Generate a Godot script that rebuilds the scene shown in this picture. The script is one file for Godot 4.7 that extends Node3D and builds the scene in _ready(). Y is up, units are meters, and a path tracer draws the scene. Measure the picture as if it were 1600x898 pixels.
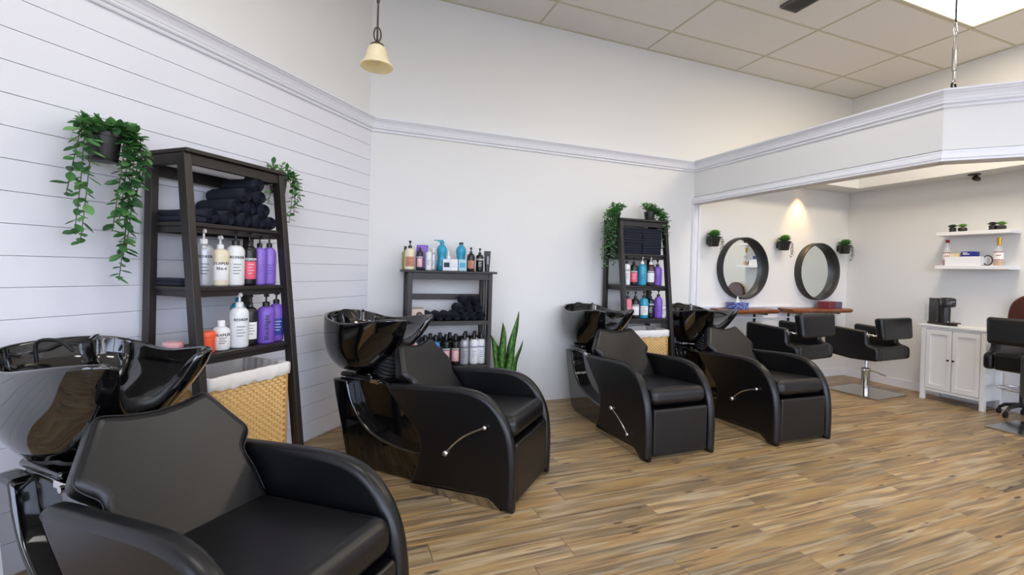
extends Node3D
# Hair salon wash area. Units are metres, y is up, the back wall faces +z, the camera stands at the origin.

const ZB := -4.09      # back wall
const XR := 6.383      # right wall
const XC := 0.24       # corner between the back wall and the diagonal boarded wall
const PHI := 0.8515    # the diagonal wall's front faces this way (about y)
const HC := 3.698      # underside of the ceiling grid
const XH := 3.75       # hanging fascia over the styling alcove
var NL := Vector3(sin(PHI), 0, cos(PHI))
var DL := Vector3(-cos(PHI), 0, sin(PHI))
var C0 := Vector3(XC, 0, ZB)
var M := {}
var taken := {}
var rng := RandomNumberGenerator.new()
var glyphs := {}

# ------------------------------------------------------------------ helpers: colours and materials
func c8(r, g, b) -> Color:
	return Color(r / 255.0, g / 255.0, b / 255.0)

func mat(col: Color, rough := 0.5, metal := 0.0, spec := 0.5) -> StandardMaterial3D:
	var m := StandardMaterial3D.new()
	m.albedo_color = col
	m.roughness = rough
	m.metallic = metal
	m.metallic_specular = spec
	return m

func relief(m: StandardMaterial3D, freq: float, amount: float, per_metre: float, oct := 3, kind := FastNoiseLite.TYPE_SIMPLEX_SMOOTH) -> void:
	var n := FastNoiseLite.new()
	n.noise_type = kind
	n.seed = 11
	n.frequency = freq
	n.fractal_octaves = oct
	var t := ImageTexture.create_from_image(n.get_seamless_image(256, 256))
	m.heightmap_enabled = true
	m.heightmap_texture = t
	m.heightmap_scale = amount
	m.uv1_triplanar = true
	m.uv1_scale = Vector3.ONE * per_metre

func noise_colour(freq: float, a: Color, b: Color, seed_ := 3, oct := 4, size := 256) -> ImageTexture:
	var n := FastNoiseLite.new()
	n.seed = seed_
	n.frequency = freq
	n.fractal_octaves = oct
	var src := n.get_seamless_image(size, size)
	var im := Image.create(size, size, false, Image.FORMAT_RGB8)
	for y in size:
		for x in size:
			im.set_pixel(x, y, a.lerp(b, src.get_pixel(x, y).r))
	return ImageTexture.create_from_image(im)

# ------------------------------------------------------------------ helpers: nodes
func numbered(called: String) -> String:
	var n: int = taken.get(called, 0)
	taken[called] = n + 1
	return called if n == 0 else "%s_%03d" % [called, n]

func meta(o: Node, label: String, category := "", group := "", kind := "") -> void:
	if label: o.set_meta("label", label)
	if category: o.set_meta("category", category)
	if group: o.set_meta("group", group)
	if kind: o.set_meta("kind", kind)

func thing(called: String, label: String, category: String, at := Vector3.ZERO, turn := 0.0, group := "") -> Node3D:
	var o := Node3D.new()
	o.name = numbered(called)
	add_child(o)
	o.position = at
	o.rotation.y = turn
	meta(o, label, category, group)
	return o

func S() -> SurfaceTool:
	var st := SurfaceTool.new()
	st.begin(Mesh.PRIMITIVE_TRIANGLES)
	return st

func part(parent: Node, called: String, st: SurfaceTool, m: Material) -> MeshInstance3D:
	return inst(parent, called, commit(st, m))

func commit(st: SurfaceTool, m: Material) -> ArrayMesh:
	var a := st.commit()
	a.surface_set_material(0, m)
	return a

func inst(parent: Node, called: String, mesh: Mesh, at := Transform3D.IDENTITY) -> MeshInstance3D:
	var o := MeshInstance3D.new()
	o.name = numbered(called) if parent == self else called
	o.mesh = mesh
	o.transform = at
	parent.add_child(o, true)
	return o

func struct(called: String, st: SurfaceTool, m: Material, label: String) -> MeshInstance3D:
	var o := part(self, called, st, m)
	meta(o, label, "", "", "structure")
	return o

func copy(o: Node3D, at: Vector3, turn: float, label := "", group := "") -> Node3D:
	var base_name := String(o.name)
	var r := o.duplicate() as Node3D
	r.name = numbered(base_name)
	add_child(r)
	r.position = at
	r.rotation.y = turn
	if label: r.set_meta("label", label)
	if group: r.set_meta("group", group)
	return r

# ------------------------------------------------------------------ helpers: shapes
func tri(st: SurfaceTool, a: Vector3, b: Vector3, c: Vector3, na: Vector3, nb: Vector3, nc: Vector3, ua := Vector2.ZERO, ub := Vector2.ZERO, uc := Vector2.ZERO) -> void:
	# a, b, c run counter-clockwise seen from outside
	st.set_normal(na); st.set_uv(ua); st.add_vertex(a)
	st.set_normal(nc); st.set_uv(uc); st.add_vertex(c)
	st.set_normal(nb); st.set_uv(ub); st.add_vertex(b)

func quad(st: SurfaceTool, a: Vector3, b: Vector3, c: Vector3, d: Vector3) -> void:
	var n := (b - a).cross(c - a)
	if n.length() < 1e-12: n = (c - a).cross(d - a)
	n = n.normalized()
	tri(st, a, b, c, n, n, n, Vector2(0, 0), Vector2(1, 0), Vector2(1, 1))
	tri(st, a, c, d, n, n, n, Vector2(0, 0), Vector2(1, 1), Vector2(0, 1))

func box(st: SurfaceTool, c: Vector3, s: Vector3, b := Basis.IDENTITY) -> void:
	var h := s * 0.5
	var x := b.x * h.x
	var y := b.y * h.y
	var z := b.z * h.z
	quad(st, c - x - y + z, c + x - y + z, c + x + y + z, c - x + y + z)
	quad(st, c + x - y - z, c - x - y - z, c - x + y - z, c + x + y - z)
	quad(st, c + x - y + z, c + x - y - z, c + x + y - z, c + x + y + z)
	quad(st, c - x - y - z, c - x - y + z, c - x + y + z, c - x + y - z)
	quad(st, c - x + y + z, c + x + y + z, c + x + y - z, c - x + y - z)
	quad(st, c - x - y - z, c + x - y - z, c + x - y + z, c - x - y + z)

func span(st: SurfaceTool, lo: Vector3, hi: Vector3) -> void:
	box(st, (lo + hi) * 0.5, hi - lo)

# box with rounded edges; n rows per rounding
func rbox(st: SurfaceTool, c: Vector3, s: Vector3, r: float, n := 2, b := Basis.IDENTITY) -> void:
	var h := s * 0.5
	r = minf(r, minf(h.x, minf(h.y, h.z)) * 0.999)
	for axis in 3:
		var u := (axis + 1) % 3
		var v := (axis + 2) % 3
		for sgn in [-1.0, 1.0]:
			var cu := _steps(h[u], r, n)
			var cv := _steps(h[v], r, n)
			for i in cu.size() - 1:
				for j in cv.size() - 1:
					var ps := []
					var ns := []
					for k in [[0, 0], [1, 0], [1, 1], [0, 1]]:
						var p := Vector3.ZERO
						p[axis] = sgn * h[axis]
						p[u] = cu[i + k[0]]
						p[v] = cv[j + k[1]]
						var inner := p.clamp(-h + Vector3.ONE * r, h - Vector3.ONE * r)
						var nn := (p - inner).normalized()
						ps.append(c + b * (inner + nn * r))
						ns.append(b * nn)
					if sgn < 0:
						tri(st, ps[0], ps[2], ps[1], ns[0], ns[2], ns[1]); tri(st, ps[0], ps[3], ps[2], ns[0], ns[3], ns[2])
					else:
						tri(st, ps[0], ps[1], ps[2], ns[0], ns[1], ns[2]); tri(st, ps[0], ps[2], ps[3], ns[0], ns[2], ns[3])

func _steps(h: float, r: float, n: int) -> Array:
	var a := []
	for k in n + 1: a.append(-h + r * (1.0 - tan((1.0 - float(k) / n) * PI / 4)))
	for k in n + 1: a.append(h - r * (1.0 - tan(float(k) / n * PI / 4)))
	return a

func frame_to(d: Vector3) -> Basis:   # a basis whose y runs along d
	d = d.normalized()
	var s := Vector3.RIGHT if absf(d.x) < 0.9 else Vector3.UP
	var z := s.cross(d).normalized()
	return Basis(d.cross(z), d, z)

# surface of revolution; profile is [r, y] rows from bottom to top
func lathe(st: SurfaceTool, prof: Array, seg := 20, at := Transform3D.IDENTITY, a0 := 0.0, a1 := TAU) -> void:
	var sn := []
	for i in prof.size() - 1:
		sn.append(Vector2(prof[i + 1][1] - prof[i][1], -(prof[i + 1][0] - prof[i][0])).normalized())
	for i in prof.size() - 1:
		var n0: Vector2 = sn[i]
		var n1: Vector2 = sn[i]
		if i > 0 and sn[i].dot(sn[i - 1]) > 0.6: n0 = (sn[i] + sn[i - 1]).normalized()
		if i < sn.size() - 1 and sn[i].dot(sn[i + 1]) > 0.6: n1 = (sn[i] + sn[i + 1]).normalized()
		for k in seg:
			var a := a0 + (a1 - a0) * k / seg
			var b := a0 + (a1 - a0) * (k + 1) / seg
			var p := []
			var n := []
			for q in [[i, a, n0], [i, b, n0], [i + 1, b, n1], [i + 1, a, n1]]:
				var dir := Vector3(sin(q[1]), 0, cos(q[1]))
				p.append(at * (dir * prof[q[0]][0] + Vector3.UP * prof[q[0]][1]))
				n.append((at.basis * (dir * q[2].x + Vector3.UP * q[2].y)).normalized())
			var u0 := float(k) / seg
			var u1 := float(k + 1) / seg
			var v0: float = prof[i][1]
			var v1: float = prof[i + 1][1]
			if prof[i][0] > 1e-6: tri(st, p[0], p[1], p[2], n[0], n[1], n[2], Vector2(u0, v0), Vector2(u1, v0), Vector2(u1, v1))
			if prof[i + 1][0] > 1e-6: tri(st, p[0], p[2], p[3], n[0], n[2], n[3], Vector2(u0, v0), Vector2(u1, v1), Vector2(u0, v1))

func rod(st: SurfaceTool, a: Vector3, b: Vector3, r: float, seg := 10, r2 := -1.0) -> void:
	var l := (b - a).length()
	if r2 < 0: r2 = r
	lathe(st, [[0.0, 0.0], [r, 0.0], [r2, l], [0.0, l]], seg, Transform3D(frame_to(b - a), a))

func ball(st: SurfaceTool, c: Vector3, r: float, seg := 12, squash := 1.0) -> void:
	var pr := []
	for k in 9:
		var a := -PI / 2 + PI * k / 8
		pr.append([cos(a) * r, sin(a) * r * squash])
	lathe(st, pr, seg, Transform3D(Basis.IDENTITY, c))

func curve(pts: Array, steps := 6, closed := false) -> Array:   # Catmull-Rom
	var out := []
	var n := pts.size()
	for i in (n if closed else n - 1):
		var p0 = pts[(i - 1 + n) % n] if closed or i > 0 else pts[0]
		var p1 = pts[i]
		var p2 = pts[(i + 1) % n]
		var p3 = pts[(i + 2) % n] if closed or i + 2 < n else pts[n - 1]
		for k in steps:
			var t := float(k) / steps
			out.append(0.5 * (2.0 * p1 + (p2 - p0) * t + (2.0 * p0 - 5.0 * p1 + 4.0 * p2 - p3) * t * t + (3.0 * p1 - p0 - 3.0 * p2 + p3) * t * t * t))
	if not closed: out.append(pts[n - 1])
	return out

# tube along a path; radii: one number or one for each point; flat: squashes across the second axis
func tube(st: SurfaceTool, path: Array, radius, seg := 8, flat := 1.0, closed := false) -> void:
	var n := path.size()
	var rings := []
	var side := Vector3.ZERO
	for i in n:
		var a: Vector3 = path[(i - 1 + n) % n] if closed or i > 0 else path[0]
		var b: Vector3 = path[(i + 1) % n] if closed or i < n - 1 else path[n - 1]
		var d := (b - a).normalized()
		if side == Vector3.ZERO: side = frame_to(d).x
		side = (side - d * side.dot(d)).normalized()
		var up := d.cross(side)
		var r: float = radius[i] if radius is Array else radius
		var ring := []
		for k in seg:
			var t := TAU * k / seg
			ring.append(path[i] + side * cos(t) * r + up * sin(t) * r * flat)
		rings.append(ring)
	if closed: rings.append(rings[0])
	grid(st, rings, true)
	if not closed:
		fan(st, rings[0], true)
		fan(st, rings[n - 1], false)

func fan(st: SurfaceTool, ring: Array, back: bool) -> void:
	var c := Vector3.ZERO
	for p in ring: c += p
	c /= ring.size()
	for k in ring.size():
		var a: Vector3 = ring[k]
		var b: Vector3 = ring[(k + 1) % ring.size()]
		if back:
			var t := a; a = b; b = t
		var n := (a - c).cross(b - c).normalized()
		tri(st, c, a, b, n, n, n)

# smooth surface through rows of points; wrap closes each row
func grid(st: SurfaceTool, rows: Array, wrap := false, flip := false) -> void:
	var nr := rows.size()
	var nc: int = rows[0].size()
	var nrm := []
	for i in nr:
		var line := []
		for j in nc:
			var di: Vector3 = rows[mini(i + 1, nr - 1)][j] - rows[maxi(i - 1, 0)][j]
			var dj: Vector3 = (rows[i][(j + 1) % nc] - rows[i][(j - 1 + nc) % nc]) if wrap else (rows[i][mini(j + 1, nc - 1)] - rows[i][maxi(j - 1, 0)])
			var n := dj.cross(di)
			if n.length() < 1e-12: n = Vector3.UP
			line.append(-n.normalized() if flip else n.normalized())
		nrm.append(line)
	for i in nr - 1:
		for j in (nc if wrap else nc - 1):
			var k := (j + 1) % nc
			var ua := Vector2(float(j) / nc, float(i) / nr)
			var ub := Vector2(float(j + 1) / nc, float(i) / nr)
			var uc := Vector2(float(j + 1) / nc, float(i + 1) / nr)
			var ud := Vector2(float(j) / nc, float(i + 1) / nr)
			if flip:
				tri(st, rows[i][j], rows[i + 1][k], rows[i][k], nrm[i][j], nrm[i + 1][k], nrm[i][k], ua, uc, ub)
				tri(st, rows[i][j], rows[i + 1][j], rows[i + 1][k], nrm[i][j], nrm[i + 1][j], nrm[i + 1][k], ua, ud, uc)
			else:
				tri(st, rows[i][j], rows[i][k], rows[i + 1][k], nrm[i][j], nrm[i][k], nrm[i + 1][k], ua, ub, uc)
				tri(st, rows[i][j], rows[i + 1][k], rows[i + 1][j], nrm[i][j], nrm[i + 1][k], nrm[i + 1][j], ua, uc, ud)

# outline (counter-clockwise in x, y) pushed out to both sides of z = 0 and rounded by r; place turns it into the thing's axes
func slab(st: SurfaceTool, outline: PackedVector2Array, thick: float, r: float, at: Transform3D, rows := 3) -> void:
	var n := outline.size()
	var area := 0.0
	for i in n: area += outline[i].cross(outline[(i + 1) % n])
	if area < 0: outline.reverse()
	var nor := []
	for i in n:
		var d0 := (outline[i] - outline[(i - 1 + n) % n]).normalized()
		var d1 := (outline[(i + 1) % n] - outline[i]).normalized()
		var n0 := Vector2(d0.y, -d0.x)
		var n1 := Vector2(d1.y, -d1.x)
		nor.append((n0 + n1) / maxf(1.0 + n0.dot(n1), 0.5))
	var rings := []
	var depth := thick * 0.5
	for k in rows + 1:
		var a := PI / 2 * k / rows
		rings.append([-(1.0 - sin(a)) * r, depth - r + r * cos(a)])
	rings.reverse()
	# rings: from the widest edge to the front cap
	var all := []
	for k in range(rings.size() - 1, -1, -1): all.append([rings[k][0], -rings[k][1]])
	for k in rings.size(): all.append(rings[k])
	var pts := []
	for q in all:
		var line := []
		for i in n:
			var p: Vector2 = outline[i] + nor[i] * q[0]
			line.append(at * Vector3(p.x, p.y, q[1]))
		pts.append(line)
	grid(st, pts, true)
	var flat := PackedVector2Array()
	for i in n: flat.append(outline[i] - nor[i] * r)
	var idx := Geometry2D.triangulate_polygon(outline)
	if idx.is_empty(): push_warning("outline crosses itself")
	for s in [-1.0, 1.0]:
		var nn: Vector3 = (at.basis * Vector3(0, 0, s)).normalized()
		for t in range(0, idx.size(), 3):
			var p := []
			for e in 3: p.append(at * Vector3(flat[idx[t + e]].x, flat[idx[t + e]].y, s * depth))
			var w: Vector3 = (p[1] - p[0]).cross(p[2] - p[0])
			if w.dot(nn) < 0: tri(st, p[0], p[2], p[1], nn, nn, nn)
			else: tri(st, p[0], p[1], p[2], nn, nn, nn)

# profile [off, height] swept along a floor path of Vector2(x, z) with mitred corners; off grows to the left of the path's run
func sweep(st: SurfaceTool, path: Array, prof: Array) -> void:
	var rows := []
	for i in path.size():
		var n0 := Vector2.ZERO
		var n1 := Vector2.ZERO
		if i > 0:
			var d: Vector2 = (path[i] - path[i - 1]).normalized()
			n0 = Vector2(-d.y, d.x)
		if i < path.size() - 1:
			var d: Vector2 = (path[i + 1] - path[i]).normalized()
			n1 = Vector2(-d.y, d.x)
		if i == 0: n0 = n1
		if i == path.size() - 1: n1 = n0
		var m := (n0 + n1) / (1.0 + n0.dot(n1))
		var row := []
		for q in prof:
			var p: Vector2 = path[i] + m * q[0]
			row.append(Vector3(p.x, q[1], p.y))
		rows.append(row)
	for i in rows.size() - 1:
		for j in prof.size() - 1:
			quad(st, rows[i][j], rows[i + 1][j], rows[i + 1][j + 1], rows[i][j + 1])
	for e in [0, rows.size() - 1]:
		var c := Vector3.ZERO
		for p in rows[e]: c += p
		c /= prof.size()
		for j in prof.size() - 1:
			quad(st, c, rows[e][j], rows[e][j + 1], c)

# printed lettering, flat or bent round a cylinder of radius bend
func lettering(parent: Node, text: String, height: float, m: Material, at: Transform3D, bend := 0.0) -> void:
	var key := "%s|%s|%s" % [text, height, bend]
	if not glyphs.has(key):
		var tm := TextMesh.new()
		var f := SystemFont.new()
		f.font_names = PackedStringArray(["Droid Sans"])
		f.font_weight = 700
		tm.font = f
		tm.text = text
		tm.font_size = 24
		tm.pixel_size = height / 18.0
		tm.depth = 0.0006
		tm.curve_step = 4.0
		var arr := tm.get_mesh_arrays()
		if bend > 0.0:
			var v: PackedVector3Array = arr[Mesh.ARRAY_VERTEX]
			var nr: PackedVector3Array = arr[Mesh.ARRAY_NORMAL]
			for i in v.size():
				var a := v[i].x / bend
				var r := bend + v[i].z
				v[i] = Vector3(sin(a) * r, v[i].y, cos(a) * r)
				nr[i] = nr[i].rotated(Vector3.UP, a)
			arr[Mesh.ARRAY_VERTEX] = v
			arr[Mesh.ARRAY_NORMAL] = nr
		arr[Mesh.ARRAY_TANGENT] = null
		var am := ArrayMesh.new()
		am.add_surface_from_arrays(Mesh.PRIMITIVE_TRIANGLES, arr)
		glyphs[key] = am
	var o := inst(parent, "lettering", glyphs[key], at)
	o.material_override = m

# ------------------------------------------------------------------ scene
func _ready() -> void:
	rng.seed = 7
	setup_camera_and_light()
	make_materials()
	build_room()
	build_floor()
	build_ceiling()
	build_alcove_shell()
	build_wash_units()
	build_towers()
	build_small_rack()
	build_alcove_things()
	build_styling_chairs()
	build_plants()
	build_pendant_and_cable()

func setup_camera_and_light() -> void:
	var cam := Camera3D.new()
	cam.name = "camera"
	add_child(cam)
	cam.position = Vector3(0, 1.2984, 0)
	cam.basis = Basis(Vector3.UP, -0.3658) * Basis(Vector3.RIGHT, -0.0091) * Basis(Vector3.BACK, 0.027)
	var near := 0.05
	cam.set_frustum(898.0 / 709.26 * near, Vector2(0, -(449.0 - 427.05) / 709.26 * near), near, 60.0)
	cam.current = true
	var sky_mat := ProceduralSkyMaterial.new()
	sky_mat.sky_top_color = c8(204, 220, 255)
	sky_mat.sky_horizon_color = c8(232, 238, 255)
	sky_mat.ground_bottom_color = c8(120, 118, 112)
	sky_mat.ground_horizon_color = c8(170, 168, 164)
	sky_mat.sky_energy_multiplier = 1.0
	var sky := Sky.new()
	sky.sky_material = sky_mat
	var env := Environment.new()
	env.background_mode = Environment.BG_SKY
	env.sky = sky
	env.background_energy_multiplier = 6.9
	env.tonemap_mode = Environment.TONE_MAPPER_LINEAR
	env.tonemap_exposure = 1.04
	env.sdfgi_enabled = true
	env.ssao_enabled = true
	env.ssil_enabled = true
	var we := WorldEnvironment.new()
	we.name = "environment"
	we.environment = env
	add_child(we)

func make_materials() -> void:
	M.wall = mat(c8(225, 225, 223), 0.75)
	M.boards = mat(c8(226, 227, 233), 0.5)
	M.trim = mat(c8(228, 229, 234), 0.4)
	M.tile = mat(c8(226, 222, 216), 0.9)
	relief(M.tile, 0.09, 0.25, 3.0, 4)
	M.tbar = mat(c8(198, 192, 170), 0.55)
	M.leather = mat(c8(9, 9, 11), 0.36, 0.0, 0.5)
	relief(M.leather, 0.12, 0.02, 9.0, 3, FastNoiseLite.TYPE_CELLULAR)
	M.piping = mat(c8(26, 27, 29), 0.35)
	M.gloss = mat(c8(10, 10, 11), 0.06, 0.0, 0.6)
	M.gloss.clearcoat_enabled = true
	M.gloss.clearcoat = 0.6
	M.gloss.clearcoat_roughness = 0.03
	M.rubber = mat(c8(30, 31, 32), 0.45)
	M.chrome = mat(c8(215, 215, 215), 0.12, 1.0)
	M.steel = mat(c8(190, 188, 182), 0.16, 1.0)
	M.espresso = mat(c8(36, 31, 29), 0.42)
	M.towel = mat(c8(34, 37, 54), 0.95)
	relief(M.towel, 0.2, 0.5, 8.0, 2)
	M.white_plastic = mat(c8(232, 232, 230), 0.3)
	M.black_plastic = mat(c8(18, 18, 19), 0.3)
	M.silver = mat(c8(176, 178, 184), 0.3, 0.35)
	M.cream = mat(c8(226, 216, 186), 0.35)
	M.pearl = mat(c8(226, 227, 226), 0.3)
	M.purple = mat(c8(120, 84, 186), 0.28)
	M.lilac = mat(c8(136, 104, 200), 0.28)
	M.teal = mat(c8(44, 152, 186), 0.25)
	M.blue = mat(c8(70, 136, 190), 0.28)
	M.pink = mat(c8(226, 128, 140), 0.35)
	M.rose = mat(c8(224, 170, 172), 0.4)
	M.orange = mat(c8(248, 98, 56), 0.35)
	M.brown = mat(c8(62, 38, 30), 0.3)
	M.copper = mat(c8(196, 130, 100), 0.35)
	M.paper = mat(c8(236, 234, 230), 0.6)
	M.paper_pink = mat(c8(226, 92, 116), 0.5)
	M.ink = mat(c8(40, 40, 44), 0.6)
	M.ink_white = mat(c8(236, 236, 236), 0.6)
	M.ink_blue = mat(c8(40, 60, 150), 0.6)
	M.ink_red = mat(c8(150, 36, 40), 0.6)
	M.wicker = mat(c8(224, 184, 116), 0.6)
	M.wicker2 = mat(c8(190, 146, 82), 0.6)
	M.linen = mat(c8(230, 226, 218), 0.85)
	M.pot = mat(c8(30, 30, 31), 0.4)
	M.leaf = mat(c8(58, 108, 56), 0.5)
	M.leaf.backlight_enabled = true
	M.leaf.backlight = c8(60, 100, 40)
	M.leaf2 = M.leaf.duplicate()
	M.leaf2.albedo_color = c8(96, 142, 82)
	M.leaf3 = M.leaf.duplicate()
	M.leaf3.albedo_color = c8(36, 76, 42)
	M.leaf_bright = M.leaf.duplicate()
	M.leaf_bright.albedo_color = c8(110, 160, 66)
	M.succulent_dark = mat(c8(60, 76, 50), 0.5)
	M.vine = mat(c8(70, 84, 48), 0.7)
	M.blade = mat(c8(255, 255, 255), 0.4)
	M.blade.albedo_texture = noise_colour(0.02, c8(28, 74, 34), c8(110, 150, 64), 5)
	M.blade.uv1_scale = Vector3(1, 3, 1)
	M.bronze = mat(c8(72, 64, 58), 0.4, 0.7)
	M.amber_glass = mat(c8(246, 238, 212), 0.35)
	M.amber_glass.backlight_enabled = true
	M.amber_glass.backlight = c8(250, 240, 205)
	M.frame = mat(c8(44, 45, 44), 0.45)
	M.mirror = mat(c8(232, 238, 236), 0.0, 1.0)
	M.cabinet = mat(c8(232, 233, 233), 0.4)
	M.shelf_white = mat(c8(238, 238, 240), 0.35)
	M.dark_metal = mat(c8(34, 33, 32), 0.4, 0.6)
	M.machine = mat(c8(30, 30, 30), 0.3)
	M.clear = mat(Color(0.9, 0.93, 0.93, 0.22), 0.05)
	M.clear.transparency = BaseMaterial3D.TRANSPARENCY_ALPHA
	M.pane = mat(Color(0.9, 0.95, 0.95, 0.06), 0.02)
	M.pane.transparency = BaseMaterial3D.TRANSPARENCY_ALPHA
	M.syrup_red = mat(c8(196, 96, 84), 0.15)
	M.syrup_amber = mat(c8(214, 156, 96), 0.15)
	M.gold = mat(c8(196, 160, 70), 0.35, 0.6)
	M.maroon = mat(c8(112, 40, 50), 0.6)
	M.grey_blue = mat(c8(84, 82, 108), 0.6)
	M.navy_box = mat(c8(38, 44, 140), 0.5)
	M.tan_box = mat(c8(222, 204, 150), 0.6)
	M.basket = mat(c8(206, 214, 230), 0.4)
	M.stool_brown = mat(c8(74, 36, 26), 0.3)
	M.tissue = mat(c8(240, 240, 240), 0.9)
	M.tissue.backlight_enabled = true
	M.tissue.backlight = c8(200, 200, 200)
	M.tissue_box = mat(Color.WHITE, 0.6)
	M.tissue_box.albedo_texture = swirl_print()
	M.tissue_box.uv1_triplanar = true
	M.tissue_box.uv1_scale = Vector3.ONE * 2.6
	M.outside = mat(c8(150, 148, 142), 0.9)

func swirl_print() -> ImageTexture:
	var n := FastNoiseLite.new()
	n.seed = 21
	n.frequency = 0.035
	n.domain_warp_enabled = true
	n.domain_warp_amplitude = 24.0
	var src := n.get_seamless_image(256, 256)
	var im := Image.create(256, 256, false, Image.FORMAT_RGB8)
	for y in 256:
		for x in 256:
			var v := src.get_pixel(x, y).r
			im.set_pixel(x, y, c8(226, 230, 242) if absf(v - 0.5) < 0.04 else c8(44, 62, 140) if v < 0.85 else c8(104, 122, 190))
	return ImageTexture.create_from_image(im)

# ------------------------------------------------------------------ room
func wall_piece(a: Vector2, b: Vector2, y0: float, y1: float, thick: float, st: SurfaceTool) -> void:
	# a slab whose front stands on the line a-b (room on the left of the run), thick outward
	var d := (b - a).normalized()
	var n := Vector2(-d.y, d.x)
	var mid := (a + b) * 0.5 - n * thick * 0.5
	var bas := Basis(Vector3(d.x, 0, d.y), Vector3.UP, Vector3(-d.y, 0, d.x))
	box(st, Vector3(mid.x, (y0 + y1) * 0.5, mid.y), Vector3((b - a).length(), y1 - y0, thick), bas)

func xz(v: Vector3) -> Vector2:
	return Vector2(v.x, v.z)

func build_room() -> void:
	var far_left := C0 + DL * 4.4
	var st := S()
	wall_piece(Vector2(XC - 0.15, ZB), Vector2(XR + 0.15, ZB), 0.0, HC + 0.12, 0.15, st)
	struct("wall_back", st, M.wall, "plain off-white back wall")
	# diagonal wall: plaster above the moulding, painted boards below
	st = S()
	wall_piece(xz(far_left - NL * 0.012), xz(C0 - NL * 0.012 - DL * 0.12), 0.0, HC + 0.12, 0.15, st)
	var wl := struct("wall_left", st, M.wall, "diagonal wall clad in white horizontal boards below the moulding")
	var pitch := 0.1286
	for k in 19:
		var top := minf(2.3276 + 0.1286 - k * pitch, 2.452)
		var bot := maxf(2.3276 - k * pitch, 0.0)
		if k == 0: top = 2.46
		if top - bot < 0.006: continue
		st = S()
		var g := 0.0022
		var bas := Basis(-DL, Vector3.UP, NL)
		rbox(st, C0 + DL * 2.2 - NL * 0.006 + Vector3.UP * (top + bot) * 0.5, Vector3(4.42, top - bot - g, 0.012), 0.0015, 1, bas)
		part(wl, "board", st, M.boards)
	st = S()
	wall_piece(Vector2(XR, ZB - 0.1), Vector2(XR, 3.1), 0.0, HC + 0.12, 0.15, st)
	struct("wall_right", st, M.wall, "off-white right wall of the styling alcove")
	st = S()
	wall_piece(Vector2(far_left.x, 3.1), Vector2(far_left.x, far_left.z - 0.05), 0.0, 0.35, 0.15, st)
	wall_piece(Vector2(far_left.x, 3.1), Vector2(far_left.x, far_left.z - 0.05), 3.15, HC + 0.12, 0.15, st)
	wall_piece(Vector2(far_left.x, 3.1), Vector2(far_left.x, 2.75), 0.35, 3.15, 0.15, st)
	wall_piece(Vector2(far_left.x, 0.1), Vector2(far_left.x, far_left.z - 0.05), 0.35, 3.15, 0.15, st)
	struct("wall_side", st, M.wall, "plain off-white side wall beside the shop window")
	# shop front behind the camera: wide windows between posts
	st = S()
	var x0 := far_left.x
	wall_piece(Vector2(XR + 0.1, 3.0), Vector2(x0 - 0.1, 3.0), 0.0, 0.35, 0.2, st)
	wall_piece(Vector2(XR + 0.1, 3.0), Vector2(x0 - 0.1, 3.0), 3.15, HC + 0.12, 0.2, st)
	var posts := [x0, x0 + 2.26, x0 + 4.52, x0 + 6.78, XR]
	for k in posts.size():
		var w := 0.3 if k in [0, 4] else 0.09
		wall_piece(Vector2(posts[k] + w, 3.0), Vector2(posts[k] - w, 3.0), 0.35, 3.15, 0.2, st)
	struct("wall_front", st, M.wall, "shop front wall with wide window openings")
	for k in 4:
		st = S()
		var a: float = posts[k] + (0.3 if k == 0 else 0.09)
		var b: float = posts[k + 1] - (0.3 if k == 3 else 0.09)
		span(st, Vector3(a, 0.35, 3.09), Vector3(b, 3.15, 3.096))
		struct("window_%d" % (k + 1), st, M.pane, "large clear shop window pane")
	st = S()
	span(st, Vector3(x0 - 0.08, 0.35, 0.1), Vector3(x0 - 0.074, 3.15, 2.75))
	struct("window_5", st, M.pane, "large clear side window pane of the shop")
	st = S()
	span(st, Vector3(-30, -0.25, -1.0), Vector3(x0 - 0.2, -0.15, 3.2))
	span(st, Vector3(-30, -0.25, 3.2), Vector3(30, -0.15, 30))
	struct("pavement", st, M.outside, "grey concrete pavement outside the shop window")
	# mouldings
	var path := [xz(C0 + DL * 4.4), xz(C0), Vector2(XH, ZB), Vector2(XH, -1.82), Vector2(XH + 1.3, -0.52), Vector2(XR, -0.52)]
	st = S()
	sweep(st, path, [[0.0, 2.449], [0.010, 2.449], [0.014, 2.456], [0.010, 2.468], [0.013, 2.471], [0.022, 2.474], [0.026, 2.482], [0.022, 2.490], [0.026, 2.494], [0.030, 2.510], [0.040, 2.530], [0.050, 2.540], [0.052, 2.546], [0.060, 2.549], [0.062, 2.562], [0.0, 2.566]])
	struct("trim_1", st, M.trim, "white stepped crown moulding running round the walls and the fascia")
	st = S()
	var hp := path.slice(2)
	sweep(st, hp, [[0.0, 2.172], [0.0, 2.168], [0.008, 2.166], [0.012, 2.156], [0.010, 2.146], [0.016, 2.143], [0.024, 2.128], [0.028, 2.112], [0.022, 2.106], [0.026, 2.103], [0.026, 2.093], [0.0, 2.09]])
	struct("trim_2", st, M.trim, "white moulding along the bottom edge of the hanging fascia")
	st = S()
	for q in [[3.728, 3.845, 0.012], [3.735, 3.756, 0.022], [3.765, 3.80, 0.017], [3.812, 3.845, 0.024]]:
		span(st, Vector3(q[0], 0.0, ZB - 0.01), Vector3(q[1], 2.12, ZB + q[2]))
	struct("trim_3", st, M.trim, "white vertical casing where the alcove opening meets the back wall")
	# the hanging fascia
	st = S()
	for i in hp.size() - 1:
		wall_piece(hp[i], hp[i + 1], 2.09, 2.56, 0.09, st)
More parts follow.
